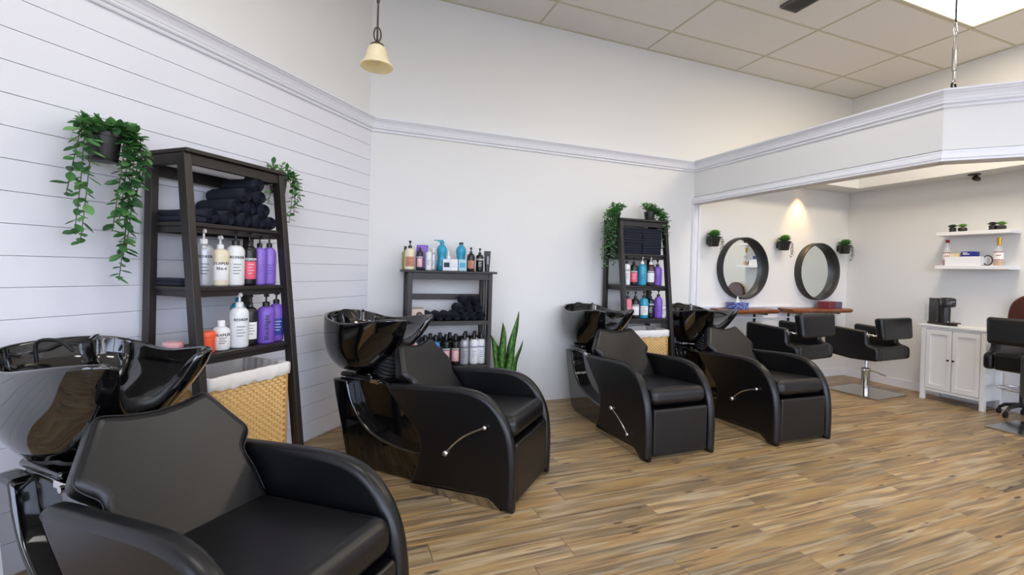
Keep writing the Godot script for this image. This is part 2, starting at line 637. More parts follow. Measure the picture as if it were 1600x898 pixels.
	struct("wall_fascia", st, M.wall, "white hanging fascia panel above the alcove opening")

func plank_image(seed_: int) -> ImageTexture:
	var w := 896
	var h := 112
	var g := FastNoiseLite.new(); g.seed = seed_; g.frequency = 0.01; g.fractal_octaves = 3
	var f := FastNoiseLite.new(); f.seed = seed_ + 50; f.frequency = 0.05; f.fractal_octaves = 3
	var p := FastNoiseLite.new(); p.seed = seed_ + 90; p.frequency = 0.006; p.fractal_octaves = 2
	var r := RandomNumberGenerator.new(); r.seed = seed_
	var knots := []
	for k in r.randi_range(0, 3): knots.append([r.randf() * w, r.randf() * h, r.randf_range(5, 10)])
	var tone := r.randf_range(-0.13, 0.08)
	var grey := r.randf_range(0.0, 0.4)
	var im := Image.create(w, h, false, Image.FORMAT_RGB8)
	for y in h:
		for x in w:
			var bend := 0.0
			var knot := 0.0
			for q in knots:
				var dx: float = (x - q[0]) / 4.0
				var dy: float = y - q[1]
				var d := sqrt(dx * dx + dy * dy)
				bend += signf(dy) * 12.0 * exp(-d * d / (q[2] * q[2] * 6.0))
				knot += exp(-pow(d / q[2] * 1.6, 4.0))
			var yy := y + bend
			var grain := g.get_noise_2d(x * 0.09, yy * 3.2)
			var fine := f.get_noise_2d(x * 0.09, yy * 6.0)
			var patch := p.get_noise_2d(x * 0.35, y * 3.0)
			var dark := smoothstep(0.06, 0.40, g.get_noise_2d(x * 0.10 + 400.0, yy * 2.2))
			var streak := smoothstep(0.30, 0.46, f.get_noise_2d(x * 0.03 + 77.0, yy * 1.3))
			var pale := smoothstep(0.10, 0.42, p.get_noise_2d(x * 0.25 + 900.0, y * 4.0))
			var c := c8(194, 160, 104).lerp(c8(152, 121, 77), clampf(0.5 + grain * 0.6, 0, 1))
			c = c.lerp(c8(186, 142, 88), clampf(patch * 1.4, 0, 0.5))
			c = c.lerp(c8(150, 136, 116), grey)
			c = c.lerp(c8(112, 92, 70), dark * 0.62)
			c = c.lerp(c8(120, 108, 92), 0.45 * smoothstep(0.12, 0.4, p.get_noise_2d(x * 0.3 + 333.0, y * 2.2)))
			c = c.lerp(c8(206, 190, 160), pale * 0.45)
			c = c.lerp(c8(78, 62, 52), streak * 0.5)
			c = c.lerp(c8(72, 56, 44), clampf(knot, 0, 0.8))
			var k := 1.0 + tone + fine * 0.11
			im.set_pixel(x, y, Color(c.r * k, c.g * k, c.b * k))
	im.generate_mipmaps()
	return ImageTexture.create_from_image(im)

func build_floor() -> void:
	var st := S()
	span(st, Vector3(-3.2, -0.12, ZB - 0.1), Vector3(XR + 0.1, -0.008, 3.1))
	var joint := mat(c8(70, 56, 44), 0.7)
	var fl := struct("floor", st, joint, "brown wood-look plank floor")
	var mats := []
	for k in 9:
		var m := mat(Color.WHITE, 0.36)
		m.albedo_texture = plank_image(100 + k * 7)
		mats.append(m)
	var rest := []
	for k in 9: rest.append(S())
	var used := {}
	var w := 0.152
	var row := 0
	var z := ZB
	while z < 3.0:
		var x := -3.1 - fposmod(row * 0.47 + 0.13 * (row % 3), 1.22)
		while x < XR:
			var a := maxf(x, -3.1)
			var b := minf(x + 1.22, XR)
			x += 1.22
			if b - a < 0.02: continue
			var k := rng.randi() % 9
			var flip := rng.randf() < 0.5
			var u0 := 0.0 if b - a > 1.2 else rng.randf() * 0.1
			var u1 := u0 + (b - a) / 1.22
			var seen := z < -0.3 and b > -2.2 - z * 0.0 and a < 6.4 and not (b < -1.0 and z > -1.5) and not (z + w < -2.9 and b < -0.6)
			var t := S() if seen else rest[k] as SurfaceTool
			plank(t, a + 0.0007, b - 0.0007, z + 0.0007, z + w - 0.0007, u0, u1, flip)
			if seen: part(fl, "plank", t, mats[k])
			else: used[k] = true
		z += w
		row += 1
	for k in used:
		var o := part(fl, "planks_beyond", rest[k], mats[k])
		o.set_meta("kind", "stuff")

func plank(st: SurfaceTool, xa: float, xb: float, za: float, zb: float, u0: float, u1: float, flip: bool) -> void:
	var e := 0.0015
	var t := [Vector3(xa + e, 0, zb - e), Vector3(xb - e, 0, zb - e), Vector3(xb - e, 0, za + e), Vector3(xa + e, 0, za + e)]
	var l := [Vector3(xa, -0.0015, zb), Vector3(xb, -0.0015, zb), Vector3(xb, -0.0015, za), Vector3(xa, -0.0015, za)]
	var d := [Vector3(xa, -0.01, zb), Vector3(xb, -0.01, zb), Vector3(xb, -0.01, za), Vector3(xa, -0.01, za)]
	var uv := [Vector2(u0, 1), Vector2(u1, 1), Vector2(u1, 0), Vector2(u0, 0)]
	if flip: uv = [Vector2(u1, 0), Vector2(u0, 0), Vector2(u0, 1), Vector2(u1, 1)]
	var up := Vector3.UP
	tri(st, t[0], t[1], t[2], up, up, up, uv[0], uv[1], uv[2])
	tri(st, t[0], t[2], t[3], up, up, up, uv[0], uv[2], uv[3])
	for i in 4:
		var j := (i + 1) % 4
		for pair in [[l, t], [d, l]]:
			var n: Vector3 = (pair[0][j] - pair[0][i]).cross(pair[1][j] - pair[0][i]).normalized()
			tri(st, pair[0][i], pair[0][j], pair[1][j], n, n, n, uv[i], uv[j], uv[j])
			tri(st, pair[0][i], pair[1][j], pair[1][i], n, n, n, uv[i], uv[j], uv[i])

func build_ceiling() -> void:
	var st := S()
	span(st, Vector3(-3.3, HC + 0.1, ZB - 0.2), Vector3(XR + 0.2, HC + 0.2, 3.3))
	var ce := struct("ceiling", st, M.wall, "suspended ceiling of speckled grey-white tiles in a metal grid")
	var x0 := 1.785
	var z0 := -3.69
	var a := 1.2624
	var b := 0.587
	var lights := [[2, 2], [0, 2], [-2, 3], [0, 7], [2, 7], [-2, 8]]
	for i in range(-4, 5):
		for j in range(-1, 13):
			var xa := maxf(x0 + i * a, -2.9)
			var xb := minf(x0 + (i + 1) * a, XR)
			var za := maxf(z0 + j * b, ZB)
			var zb := minf(z0 + (j + 1) * b, 3.0)
			if xb - xa < 0.05 or zb - za < 0.05: continue
			if [i, j] in lights: continue
			st = S()
			span(st, Vector3(xa + 0.004, HC + 0.006, za + 0.004), Vector3(xb - 0.004, HC + 0.02, zb - 0.004))
			part(ce, "tile", st, M.tile)
	for i in range(-3, 5):
		st = S()
		var x := x0 + i * a
		if x > XR: continue
		span(st, Vector3(x - 0.009, HC, ZB), Vector3(x + 0.009, HC + 0.03, 3.0))
		part(ce, "grid_bar", st, M.tbar)
	for j in range(0, 13):
		st = S()
		var z := z0 + j * b
		if z > 3.0: continue
		span(st, Vector3(-2.9, HC + 0.0005, z - 0.009), Vector3(XR, HC + 0.03, z + 0.009))
		part(ce, "grid_bar", st, M.tbar)
	st = S()
	span(st, Vector3(-2.9, HC - 0.001, ZB), Vector3(XR, HC + 0.02, ZB + 0.018))
	part(ce, "wall_angle", st, M.tbar)
	st = S()
	span(st, Vector3(XR - 0.018, HC - 0.001, ZB), Vector3(XR, HC + 0.02, 3.0))
	part(ce, "wall_angle", st, M.tbar)
	# fluorescent panels
	var glow := mat(c8(250, 250, 252), 0.6)
	glow.emission_enabled = true
	glow.emission = c8(255, 252, 246)
	glow.emission_energy_multiplier = 2.2
	var n := 0
	for q in lights:
		var c := Vector3(x0 + (q[0] + 0.5) * a, HC, z0 + (q[1] + 0.5) * b)
		var t := thing("ceiling_light_panel", "lit fluorescent panel set in the ceiling grid over the styling alcove" if n == 0 else "lit fluorescent panel set in the ceiling grid over the wash area", "ceiling light", c, 0.0, "" if n == 0 else "fluorescent ceiling panels over the wash area")
		st = S()
		span(st, Vector3(-a / 2 + 0.014, 0.012, -b / 2 + 0.014), Vector3(a / 2 - 0.014, 0.018, b / 2 - 0.014))
		part(t, "diffuser", st, glow)
		st = S()
		for s in [-1, 1]:
			span(st, Vector3(-a / 2 + 0.012, 0.0, s * (b / 2 - 0.022) - 0.01), Vector3(a / 2 - 0.012, 0.02, s * (b / 2 - 0.022) + 0.01))
			span(st, Vector3(s * (a / 2 - 0.022) - 0.01, 0.0, -b / 2 + 0.012), Vector3(s * (a / 2 - 0.022) + 0.01, 0.02, b / 2 - 0.012))
		part(t, "frame", st, M.tbar)
		var l := AreaLight3D.new()
		l.name = "panel_light"
		l.area_size = Vector2(a - 0.08, b - 0.08)
		l.light_color = c8(255, 237, 210) if n == 0 else c8(255, 252, 248)
		l.light_energy = 4.3 if n == 0 else 1.5
		l.set("area_range", 14.0)
		l.shadow_enabled = true
		t.add_child(l)
		l.position = Vector3(0, -0.01, 0)
		l.rotation.x = -PI / 2
		n += 1
	# air vent hanging just under the tiles
	var v := thing("ceiling_vent", "dark grey slotted air vent in the ceiling tiles", "vent", Vector3(3.71, HC, -2.75))
	st = S()
	rbox(st, Vector3(0, -0.006, 0), Vector3(0.2, 0.03, 0.42), 0.006, 1)
	part(v, "frame", st, mat(c8(96, 93, 92), 0.6))
	for k in 5:
		st = S()
		box(st, Vector3(-0.068 + k * 0.034, -0.024, 0), Vector3(0.018, 0.006, 0.38), Basis(Vector3.BACK, 0.5))
		part(v, "slat", st, mat(c8(84, 81, 80), 0.6))

func build_alcove_shell() -> void:
	var st := S()
	span(st, Vector3(XH + 0.09, 2.43, ZB), Vector3(XR, 2.55, ZB + 0.3))
	span(st, Vector3(XR - 0.3, 2.43, ZB + 0.29), Vector3(XR, 2.82, -0.52))
	struct("soffit", st, M.wall, "white boxed soffit running round the top of the alcove walls")
	st = S()
	span(st, Vector3(3.845, 0.0, ZB), Vector3(XR, 0.1, ZB + 0.012))
	struct("baseboard_back", st, M.trim, "white baseboard along the alcove back wall")
	st = S()
	span(st, Vector3(XR - 0.012, 0.0, ZB), Vector3(XR, 0.1, 3.0))
	struct("baseboard_right", st, M.trim, "white baseboard along the right wall")
	st = S()
	span(st, Vector3(3.86, 0.785, ZB), Vector3(5.35, 0.80, ZB + 0.022))
	span(st, Vector3(3.86, 0.80, ZB), Vector3(5.35, 0.92, ZB + 0.012))
	span(st, Vector3(3.86, 0.92, ZB), Vector3(5.35, 0.936, ZB + 0.026))
	struct("trim_4", st, M.trim, "white rail board on the wall behind the wooden counters")
	# recessed warm downlight in the soffit
	var t := thing("recessed_downlight", "small round warm downlight in the soffit between the mirrors", "ceiling light", Vector3(5.41, 2.43, ZB + 0.11))
	st = S()
	lathe(st, [[0.036, 0.0], [0.05, -0.001], [0.052, -0.006], [0.038, -0.007], [0.036, 0.0]], 24)
	part(t, "trim_ring", st, M.trim)
	st = S()
	lathe(st, [[0.0, -0.003], [0.036, -0.003], [0.036, 0.0], [0.0, 0.0]], 20)
	var warm := mat(c8(255, 236, 200), 0.5)
	warm.emission_enabled = true
	warm.emission = c8(255, 214, 150)
	warm.emission_energy_multiplier = 4.0
	part(t, "lamp_face", st, warm)
	var l := SpotLight3D.new()
	l.name = "downlight_beam"
	l.light_color = c8(255, 206, 140)
	l.light_energy = 0.75
	l.light_size = 0.03
	l.spot_angle = 42.0
	l.spot_angle_attenuation = 0.9
	l.spot_range = 12.0
	l.shadow_enabled = true
	t.add_child(l)
	l.position = Vector3(0, -0.012, 0)
	l.rotation.x = -PI / 2
	# small swivel spot near the shelves, not lit
	var g := thing("swivel_spotlight", "small bronze swivel spotlight under the soffit above the wall shelves", "spotlight", Vector3(6.225, 2.43, -2.74), -PI / 2)
	st = S()
	lathe(st, [[0.0, -0.012], [0.05, -0.012], [0.052, -0.004], [0.045, 0.0], [0.0, 0.0]], 20)
	part(g, "canopy", st, M.bronze)
	st = S()
	rod(st, Vector3(0.02, -0.01, 0), Vector3(0.02, -0.035, 0.0), 0.006)
	part(g, "stem", st, M.bronze)
	st = S()
	lathe(st, [[0.0, -0.03], [0.016, -0.03], [0.026, -0.012], [0.028, 0.025], [0.0, 0.022]], 16, Transform3D(Basis(Vector3.RIGHT, 1.1) * Basis(Vector3.BACK, 0.3), Vector3(0.02, -0.05, 0.0)))
	part(g, "lamp_head", st, M.bronze)

# ------------------------------------------------------------------ backwash units (front centre on the floor at the origin, front faces +z)
func pv(a: Array) -> PackedVector2Array:
	var o := PackedVector2Array()
	for p in a: o.append(p)
	return o

func v2(a: Array) -> Array:
	var o := []
	for p in a: o.append(Vector2(p[0], p[1]))
	return o

func make_wash_unit(label: String, at: Vector3, turn: float, lever_end: Vector2) -> Node3D:
	var u := thing("shampoo_chair", label, "salon chair", at, turn, "black backwash units")
	var side := Basis(Vector3(0, 0, 1), Vector3(0, 1, 0), Vector3(-1, 0, 0))
	# arms
	var top := curve(v2([[0.016, 0.0], [0.02, 0.12], [0.019, 0.22], [0.012, 0.31], [-0.004, 0.395], [-0.032, 0.465], [-0.075, 0.53], [-0.135, 0.583], [-0.21, 0.614], [-0.31, 0.626], [-0.43, 0.621], [-0.56, 0.611], [-0.69, 0.601], [-0.79, 0.592], [-0.822, 0.578], [-0.822, 0.556], [-0.75, 0.475], [-0.66, 0.39], [-0.595, 0.31], [-0.585, 0.22], [-0.61, 0.12], [-0.645, 0.032]]), 3)
	var outline := pv(top + v2([[-0.40, 0.043], [-0.135, 0.056], [-0.045, 0.003]]))
	for s in [-1.0, 1.0]:
		var st := S()
		slab(st, outline, 0.068, 0.026, Transform3D(side, Vector3(s * 0.278, 0, 0)), 4)
		part(u, "arm", st, M.leather)
		st = S()
		slab(st, pv(v2([[-0.645, 0.0], [-0.645, 0.030], [-0.40, 0.042], [-0.135, 0.055], [-0.05, 0.0]])), 0.05, 0.002, Transform3D(side, Vector3(s * 0.275, 0.001, 0)), 1)
		part(u, "chrome_kick_plate", st, M.steel)
	# seat, leg rest and the dark body under them
	var st := S()
	var tilt := Basis(Vector3.RIGHT, -0.075)
	rbox(st, Vector3(0, 0.407, -0.305), Vector3(0.485, 0.125, 0.60), 0.05, 4, tilt)
	part(u, "seat", st, M.leather)
	st = S()
	rbox(st, Vector3(0, 0.188, -0.018), Vector3(0.478, 0.325, 0.055), 0.016, 3)
	part(u, "leg_rest", st, M.leather)
	st = S()
	span(st, Vector3(-0.246, 0.02, -0.62), Vector3(0.246, 0.34, -0.05))
	part(u, "body", st, M.black_plastic)
	# reclined back pad with flared shoulders and a dipped top
	var half := v2([[0.0, -0.05], [0.232, -0.05], [0.236, 0.05], [0.235, 0.14], [0.226, 0.2], [0.228, 0.232], [0.252, 0.262], [0.268, 0.288], [0.268, 0.312], [0.248, 0.352], [0.216, 0.41], [0.188, 0.462], [0.170, 0.480], [0.145, 0.482], [0.08, 0.466], [0.0, 0.458]])
	var right := curve(half.slice(1), 3)
	var back := right.duplicate()
	for k in range(right.size() - 2, -1, -1): back.append(Vector2(-right[k].x, right[k].y))
	var up := Vector3(0, 0.805, -0.593)
	var face := Vector3(0, 0.593, 0.805)
	st = S()
	slab(st, pv(back), 0.085, 0.03, Transform3D(Basis(Vector3.RIGHT, up, face), Vector3(0, 0.42, -0.55) - face * 0.0425), 4)
	part(u, "backrest", st, M.leather)
	st = S()
	var rim := []
	for p in back: rim.append(Vector3(0, 0.42, -0.55) + Vector3.RIGHT * p.x * 0.988 + up * (p.y - signf(p.y - 0.2) * 0.003) - face * 0.016)
	tube(st, rim.slice(3, rim.size() - 3), 0.0026, 5)
	part(u, "piping", st, M.piping)
	# pedestal: outer shell with a sweeping edge, inner core, cap plate, bellows
	var shell := pv(curve(v2([[-1.335, 0.545], [-1.25, 0.545], [-1.215, 0.535], [-1.185, 0.45], [-1.13, 0.35], [-1.04, 0.265], [-0.92, 0.215], [-0.78, 0.19], [-0.60, 0.18]]), 4) + v2([[-0.60, 0.004], [-1.12, 0.004], [-1.19, 0.03], [-1.215, 0.08], [-1.26, 0.25], [-1.315, 0.45]]))
	for s in [-1.0, 1.0]:
		st = S()
		slab(st, shell, 0.075, 0.014, Transform3D(side, Vector3(s * 0.192, 0, 0)), 3)
		part(u, "pedestal_shell", st, M.gloss)
	st = S()
	slab(st, pv(v2([[-1.30, 0.555], [-0.98, 0.56], [-0.86, 0.53], [-0.70, 0.42], [-0.60, 0.30], [-0.58, 0.01], [-1.13, 0.01], [-1.185, 0.04], [-1.26, 0.35]])), 0.33, 0.02, Transform3D(side, Vector3.ZERO), 3)
	part(u, "pedestal_core", st, M.gloss)
	st = S()
	rbox(st, Vector3(0, 0.562, -1.20), Vector3(0.33, 0.032, 0.27), 0.014, 3)
	part(u, "pedestal_cap", st, M.gloss)
	st = S()
	for s in [-1.0, 1.0]:
		rod(st, Vector3(s * 0.012 - 0.06, 0.57, -1.29), Vector3(s * 0.012 - 0.06, 0.635, -1.29), 0.005, 8)
	part(u, "water_pipe", st, M.chrome)
	st = S()
	var bel := [[0.0, 0.0]]
	for k in 15: bel.append([0.098 + (0.007 if k % 2 == 0 else -0.004), 0.013 * k])
	bel.append([0.0, 0.2])
	lathe(st, bel, 24, Transform3D(Basis(Vector3.RIGHT, 0.24), Vector3(0, 0.545, -1.065)))
	part(u, "bellows", st, M.rubber)
	for s in [-1.0, 1.0]:
		st = S()
		rbox(st, Vector3(s * 0.165, 0.548, -1.03), Vector3(0.03, 0.03, 0.075), 0.008, 2)
		rod(st, Vector3(s * 0.15, 0.548, -1.0), Vector3(s * 0.19, 0.548, -1.0), 0.012, 12)
		part(u, "hinge", st, M.chrome)
	basin(u)
	# lever
	var pivot := Vector3(-0.318, 0.256, -0.395)
	var fin := Vector3(-0.325, lever_end.y, lever_end.x)
	st = S()
	ball(st, pivot, 0.019, 14, 1.0)
	var run := (fin - pivot)
	var bow := Vector3(0, run.z, -run.y).normalized() * 0.022
	var pts := []
	for k in 9:
		var t := k / 8.0
		pts.append(pivot + run * t + bow * sin(PI * t) + Vector3(-0.008 * sin(PI * t), 0, 0))
	tube(st, pts, 0.0055, 8)
	ball(st, fin, 0.014, 12)
	part(u, "recline_lever", st, M.chrome)
	return u

func basin(u: Node3D) -> void:
	var half := [[-0.935, 0.0, 0.778], [-0.915, 0.05, 0.79], [-0.875, 0.088, 0.85], [-0.83, 0.115, 0.93], [-0.812, 0.145, 0.958], [-0.84, 0.192, 0.964], [-0.93, 0.236, 0.955], [-1.06, 0.260, 0.935], [-1.19, 0.266, 0.918], [-1.31, 0.260, 0.92], [-1.41, 0.236, 0.94], [-1.475, 0.172, 0.96], [-1.5, 0.085, 0.968], [-1.504, 0.0, 0.97]]
	var ctrl := []
	for q in half: ctrl.append(Vector3(q[1], q[2], q[0]))
	for k in range(half.size() - 2, 0, -1): ctrl.append(Vector3(-half[k][1], half[k][2], half[k][0]))
	var rim := curve(ctrl, 5, true)
	var n := rim.size()
	var foot := Vector3(0, 0.605, -1.22)
	var bowl := Vector3(0, 0.715, -1.22)
	var rows := []
	# outside from the foot up to the lip, then over the lip and down into the bowl
	rows.append([])
	for p in rim: rows[0].append(foot + Vector3(0, -0.002, 0))
	for k in range(9, -1, -1):
		var f := k / 9.0
		var row := []
		for p in rim:
			var dir := Vector3(p.x - foot.x, 0, p.z - foot.z)
			var ang := atan2(dir.x, dir.z)
			var low := foot + Vector3(sin(ang) * 0.19, 0, cos(ang) * (0.235 if cos(ang) < 0 else 0.16))
			var e := lerpf(pow(f, 3.6), pow(f, 1.25), smoothstep(-0.2, 0.9, cos(ang)))
			var q := Vector3(lerpf(p.x, low.x, e), 0, lerpf(p.z, low.z, e))
			q.y = lerpf(p.y - 0.012, low.y, f)
			row.append(q)
		rows.append(row)
	for lip in [[0.002, -0.003], [0.008, 0.003], [0.018, 0.003], [0.025, -0.004]]:
		var row := []
		for p in rim:
			var dir := Vector3(foot.x - p.x, 0, foot.z - p.z).normalized()
			row.append(p + dir * lip[0] + Vector3.UP * lip[1])
		rows.append(row)
	for k in range(1, 9):
		var f := k / 8.0
		var row := []
		for p in rim:
			var dir := Vector3(bowl.x - p.x, 0, bowl.z - p.z).normalized()
			var a: Vector3 = p + dir * 0.026
			var ang := atan2(-dir.x, -dir.z)
			var low := bowl + Vector3(sin(ang) * 0.09, 0, cos(ang) * 0.11)
			var q := Vector3(lerpf(a.x, low.x, pow(f, 1.5)), 0, lerpf(a.z, low.z, pow(f, 1.5)))
			q.y = lerpf(a.y - 0.01, low.y, pow(f, 0.75))
			row.append(q)
		rows.append(row)
	rows.append([])
	for p in rim: rows[rows.size() - 1].append(bowl + Vector3(0, -0.004, 0))
	var st := S()
	grid(st, rows, true, true)
	var b := part(u, "basin", st, M.gloss)
	st = S()
	lathe(st, [[0.0, 0.004], [0.028, 0.004], [0.032, 0.0], [0.0, 0.0]], 18, Transform3D(Basis.IDENTITY, bowl))
	part(b, "drain", st, M.chrome)
	st = S()
	var pad := []
	for k in range(-11, 12):
		var p: Vector3 = rim[(k + n) % n]
		pad.append(p + Vector3(0, 0.004, -0.012))
	var rr := []
	for k in pad.size(): rr.append(0.024 * sin(PI * clampf((k + 1.0) / (pad.size() + 1.0), 0.12, 0.88)) + 0.004)
	tube(st, pad, rr, 10)
	part(b, "neck_rest", st, M.rubber)
	st = S()
	rod(st, Vector3(0.1, 0.905, -1.39), Vector3(0.1, 0.965, -1.39), 0.016, 12)
	tube(st, curve([Vector3(0.1, 0.955, -1.39), Vector3(0.07, 0.985, -1.36), Vector3(0.03, 0.975, -1.32)], 4), 0.009, 8)
	part(b, "mixer_tap", st, M.chrome)
	st = S()
	var hose := curve([Vector3(-0.09, 0.9, -1.41), Vector3(-0.09, 0.975, -1.41), Vector3(-0.05, 0.98, -1.36), Vector3(-0.02, 0.94, -1.32)], 5)
	tube(st, hose, 0.007, 8)
	part(b, "spray_hose", st, M.dark_metal)

func build_wash_units() -> void:
	make_wash_unit("black leather backwash chair closest to the trailing plant on the boarded wall", Vector3(0.03, 0, -1.325), 0.81, Vector2(-0.16, 0.43))
	make_wash_unit("black backwash chair in front of the low bottle rack, lever raised", Vector3(1.09, 0, -2.445), 0.79, Vector2(-0.15, 0.441))
	make_wash_unit("black backwash chair in front of the tall shelf, lever pointing down", Vector3(2.297, 0, -2.565), 0.0, Vector2(-0.175, 0.132))
	make_wash_unit("black backwash chair beside the first styling station, lever raised", Vector3(3.445, 0, -2.50), -0.02, Vector2(-0.15, 0.40))

# ------------------------------------------------------------------ shelves: place(frame, x, y, z) with x along the wall, z out of it
func spot(base: Vector3, turn: float, x: float, y: float, z: float) -> Vector3:
	return base + Basis(Vector3.UP, turn) * Vector3(x, y, z)

func make_tower(label: String, base: Vector3, turn: float) -> Node3D:
	var t := thing("ladder_shelf", label, "shelf", base, turn)
	var w := 0.27
	for s in [-1.0, 1.0]:
		var st := S()
		rbox(st, Vector3(s * w, 0.905, 0.06), Vector3(0.036, 1.81, 0.05), 0.003, 1)
		part(t, "rear_post", st, M.espresso)
		st = S()
		var a := Vector3(s * w, 0.0, 0.515)
		var b := Vector3(s * w, 1.81, 0.285)
		rbox(st, (a + b) * 0.5, Vector3(0.036, (b - a).length(), 0.055), 0.003, 1, frame_z(b - a))
		part(t, "front_post", st, M.espresso)
		st = S()
		rbox(st, Vector3(s * w, 1.785, 0.17), Vector3(0.03, 0.05, 0.2), 0.002, 1)
		part(t, "side_rail", st, M.espresso)
	var st2 := S()
	rbox(st2, Vector3(0, 1.822, 0.178), Vector3(0.575, 0.02, 0.30), 0.003, 1)
	part(t, "top_board", st2, M.espresso)
	st2 = S()
	rbox(st2, Vector3(0, 1.785, 0.295), Vector3(0.51, 0.05, 0.022), 0.002, 1)
	part(t, "top_rail", st2, M.espresso)
	for h in [1.485, 1.172, 0.848]:
		var front: float = 0.285 + (1.81 - h) * 0.127
		st2 = S()
		rbox(st2, Vector3(0, h - 0.01, (front + 0.03) * 0.5), Vector3(0.53, 0.02, front - 0.03), 0.003, 1)
		var sh := part(t, "shelf", st2, M.espresso)
		st2 = S()
		rbox(st2, Vector3(0, h - 0.035, front - 0.03), Vector3(0.505, 0.03, 0.02), 0.002, 1)
		rbox(st2, Vector3(0, h - 0.035, 0.05), Vector3(0.505, 0.03, 0.02), 0.002, 1)
		for s in [-1.0, 1.0]: rbox(st2, Vector3(s * 0.246, h - 0.035, front * 0.5), Vector3(0.018, 0.03, front - 0.08), 0.002, 1)
		part(sh, "apron", st2, M.espresso)
	st2 = S()
	rbox(st2, Vector3(0, 1.745, 0.05), Vector3(0.505, 0.06, 0.018), 0.002, 1)
	part(t, "back_rail", st2, M.espresso)
	st2 = S()
	rbox(st2, Vector3(0, 0.12, 0.25), Vector3(0.505, 0.02, 0.42), 0.002, 1)
	part(t, "shelf", st2, M.espresso)
	return t

func frame_z(d: Vector3) -> Basis:   # y along d, x kept level
	d = d.normalized()
	var x := Vector3.RIGHT
	return Basis(x, d, x.cross(d).normalized())

func hamper(label: String, at: Vector3, turn: float, w: float, d: float, h: float) -> void:
	var t := thing("wicker_hamper", label, "hamper", at, turn, "wicker hampers under the tall shelves")
	var st := S()
	span(st, Vector3(-w / 2 + 0.01, 0.0, -d / 2 + 0.01), Vector3(w / 2 - 0.01, h - 0.11, d / 2 - 0.01))
	part(t, "inner_body", st, M.wicker2)
	# woven strands on the four sides: real bumps over and under the stakes
	var cols := 1
	var rows := int(h / 0.0165)
	for face in 4:
		st = S()
		var b := Basis(Vector3.UP, face * PI / 2)
		var fw := w if face % 2 == 0 else d
		var fd := d if face % 2 == 0 else w
		cols = int(fw / 0.037)
		for r in rows:
			for c in cols + 1:
				var x := -fw / 2 + (c + (0.5 if r % 2 == 0 else 0.0)) * fw / cols
				var x0 := maxf(x - fw / cols * 0.47, -fw / 2)
				var x1 := minf(x + fw / cols * 0.47, fw / 2)
				if x1 - x0 < 0.008: continue
				var y := (r + 0.5) * h / rows
				strand(st, b, x0, x1, y, h / rows * 0.46, fd / 2 - 0.008)
		var o := part(t, "woven_side", st, M.wicker)
		o.set_meta("kind", "stuff")
	for k in 4:
		st = S()
		var sx: float = [-1, 1, 1, -1][k]
		var sz: float = [-1, -1, 1, 1][k]
		rod(st, Vector3(sx * (w / 2 - 0.008), 0, sz * (d / 2 - 0.008)), Vector3(sx * (w / 2 - 0.008), h, sz * (d / 2 - 0.008)), 0.011, 8)
		part(t, "corner_stake", st, M.wicker2)
	# cloth liner folded over the rim
	st = S()
	var rows2 := []
	var prof := [[-0.004, h - 0.06], [0.008, h - 0.058], [0.011, h - 0.03], [0.010, h + 0.004], [0.0, h + 0.010], [-0.012, h + 0.004], [-0.02, h - 0.12]]
	for p in prof:
		var row := []
		for k in 96:
			var f := k / 96.0 * 4.0
			var e := int(f)
			var g := f - e
			var cs := [Vector2(-w / 2, d / 2), Vector2(w / 2, d / 2), Vector2(w / 2, -d / 2), Vector2(-w / 2, -d / 2)]
			var q: Vector2 = cs[e].lerp(cs[(e + 1) % 4], g)
			var outw := Vector2(q.x / (w / 2), q.y / (d / 2))
			outw = Vector2(signf(outw.x) if absf(outw.x) > 0.97 else 0.0, signf(outw.y) if absf(outw.y) > 0.97 else 0.0).normalized()
			var wave := 0.0035 * sin(k * 1.7) + 0.003 * sin(k * 0.61 + 1.0)
			row.append(Vector3(q.x + outw.x * (p[0] + wave), p[1] + (wave * 1.6 if p[1] < h - 0.05 else 0.0), q.y + outw.y * (p[0] + wave)))
		rows2.append(row)
	grid(st, rows2, true)
	part(t, "cloth_liner", st, M.linen)

func strand(st: SurfaceTool, b: Basis, x0: float, x1: float, y: float, hh: float, z: float) -> void:
	var m := (x0 + x1) * 0.5
	var a := [b * Vector3(x0, y - hh, z), b * Vector3(m, y - hh * 0.9, z + 0.009), b * Vector3(x1, y - hh, z)]
	var c := [b * Vector3(x0, y + hh, z), b * Vector3(m, y + hh * 0.9, z + 0.009), b * Vector3(x1, y + hh, z)]
	var back := [b * Vector3(m, y - hh, z - 0.002), b * Vector3(m, y + hh, z - 0.002)]
	quad(st, a[0], a[1], c[1], c[0])
	quad(st, a[1], a[2], c[2], c[1])
	tri3(st, c[0], c[1], back[1]); tri3(st, c[1], c[2], back[1])
	tri3(st, a[1], a[0], back[0]); tri3(st, a[2], a[1], back[0])

func tri3(st: SurfaceTool, a: Vector3, b: Vector3, c: Vector3) -> void:
	var n := (b - a).cross(c - a).normalized()
	tri(st, a, b, c, n, n, n)

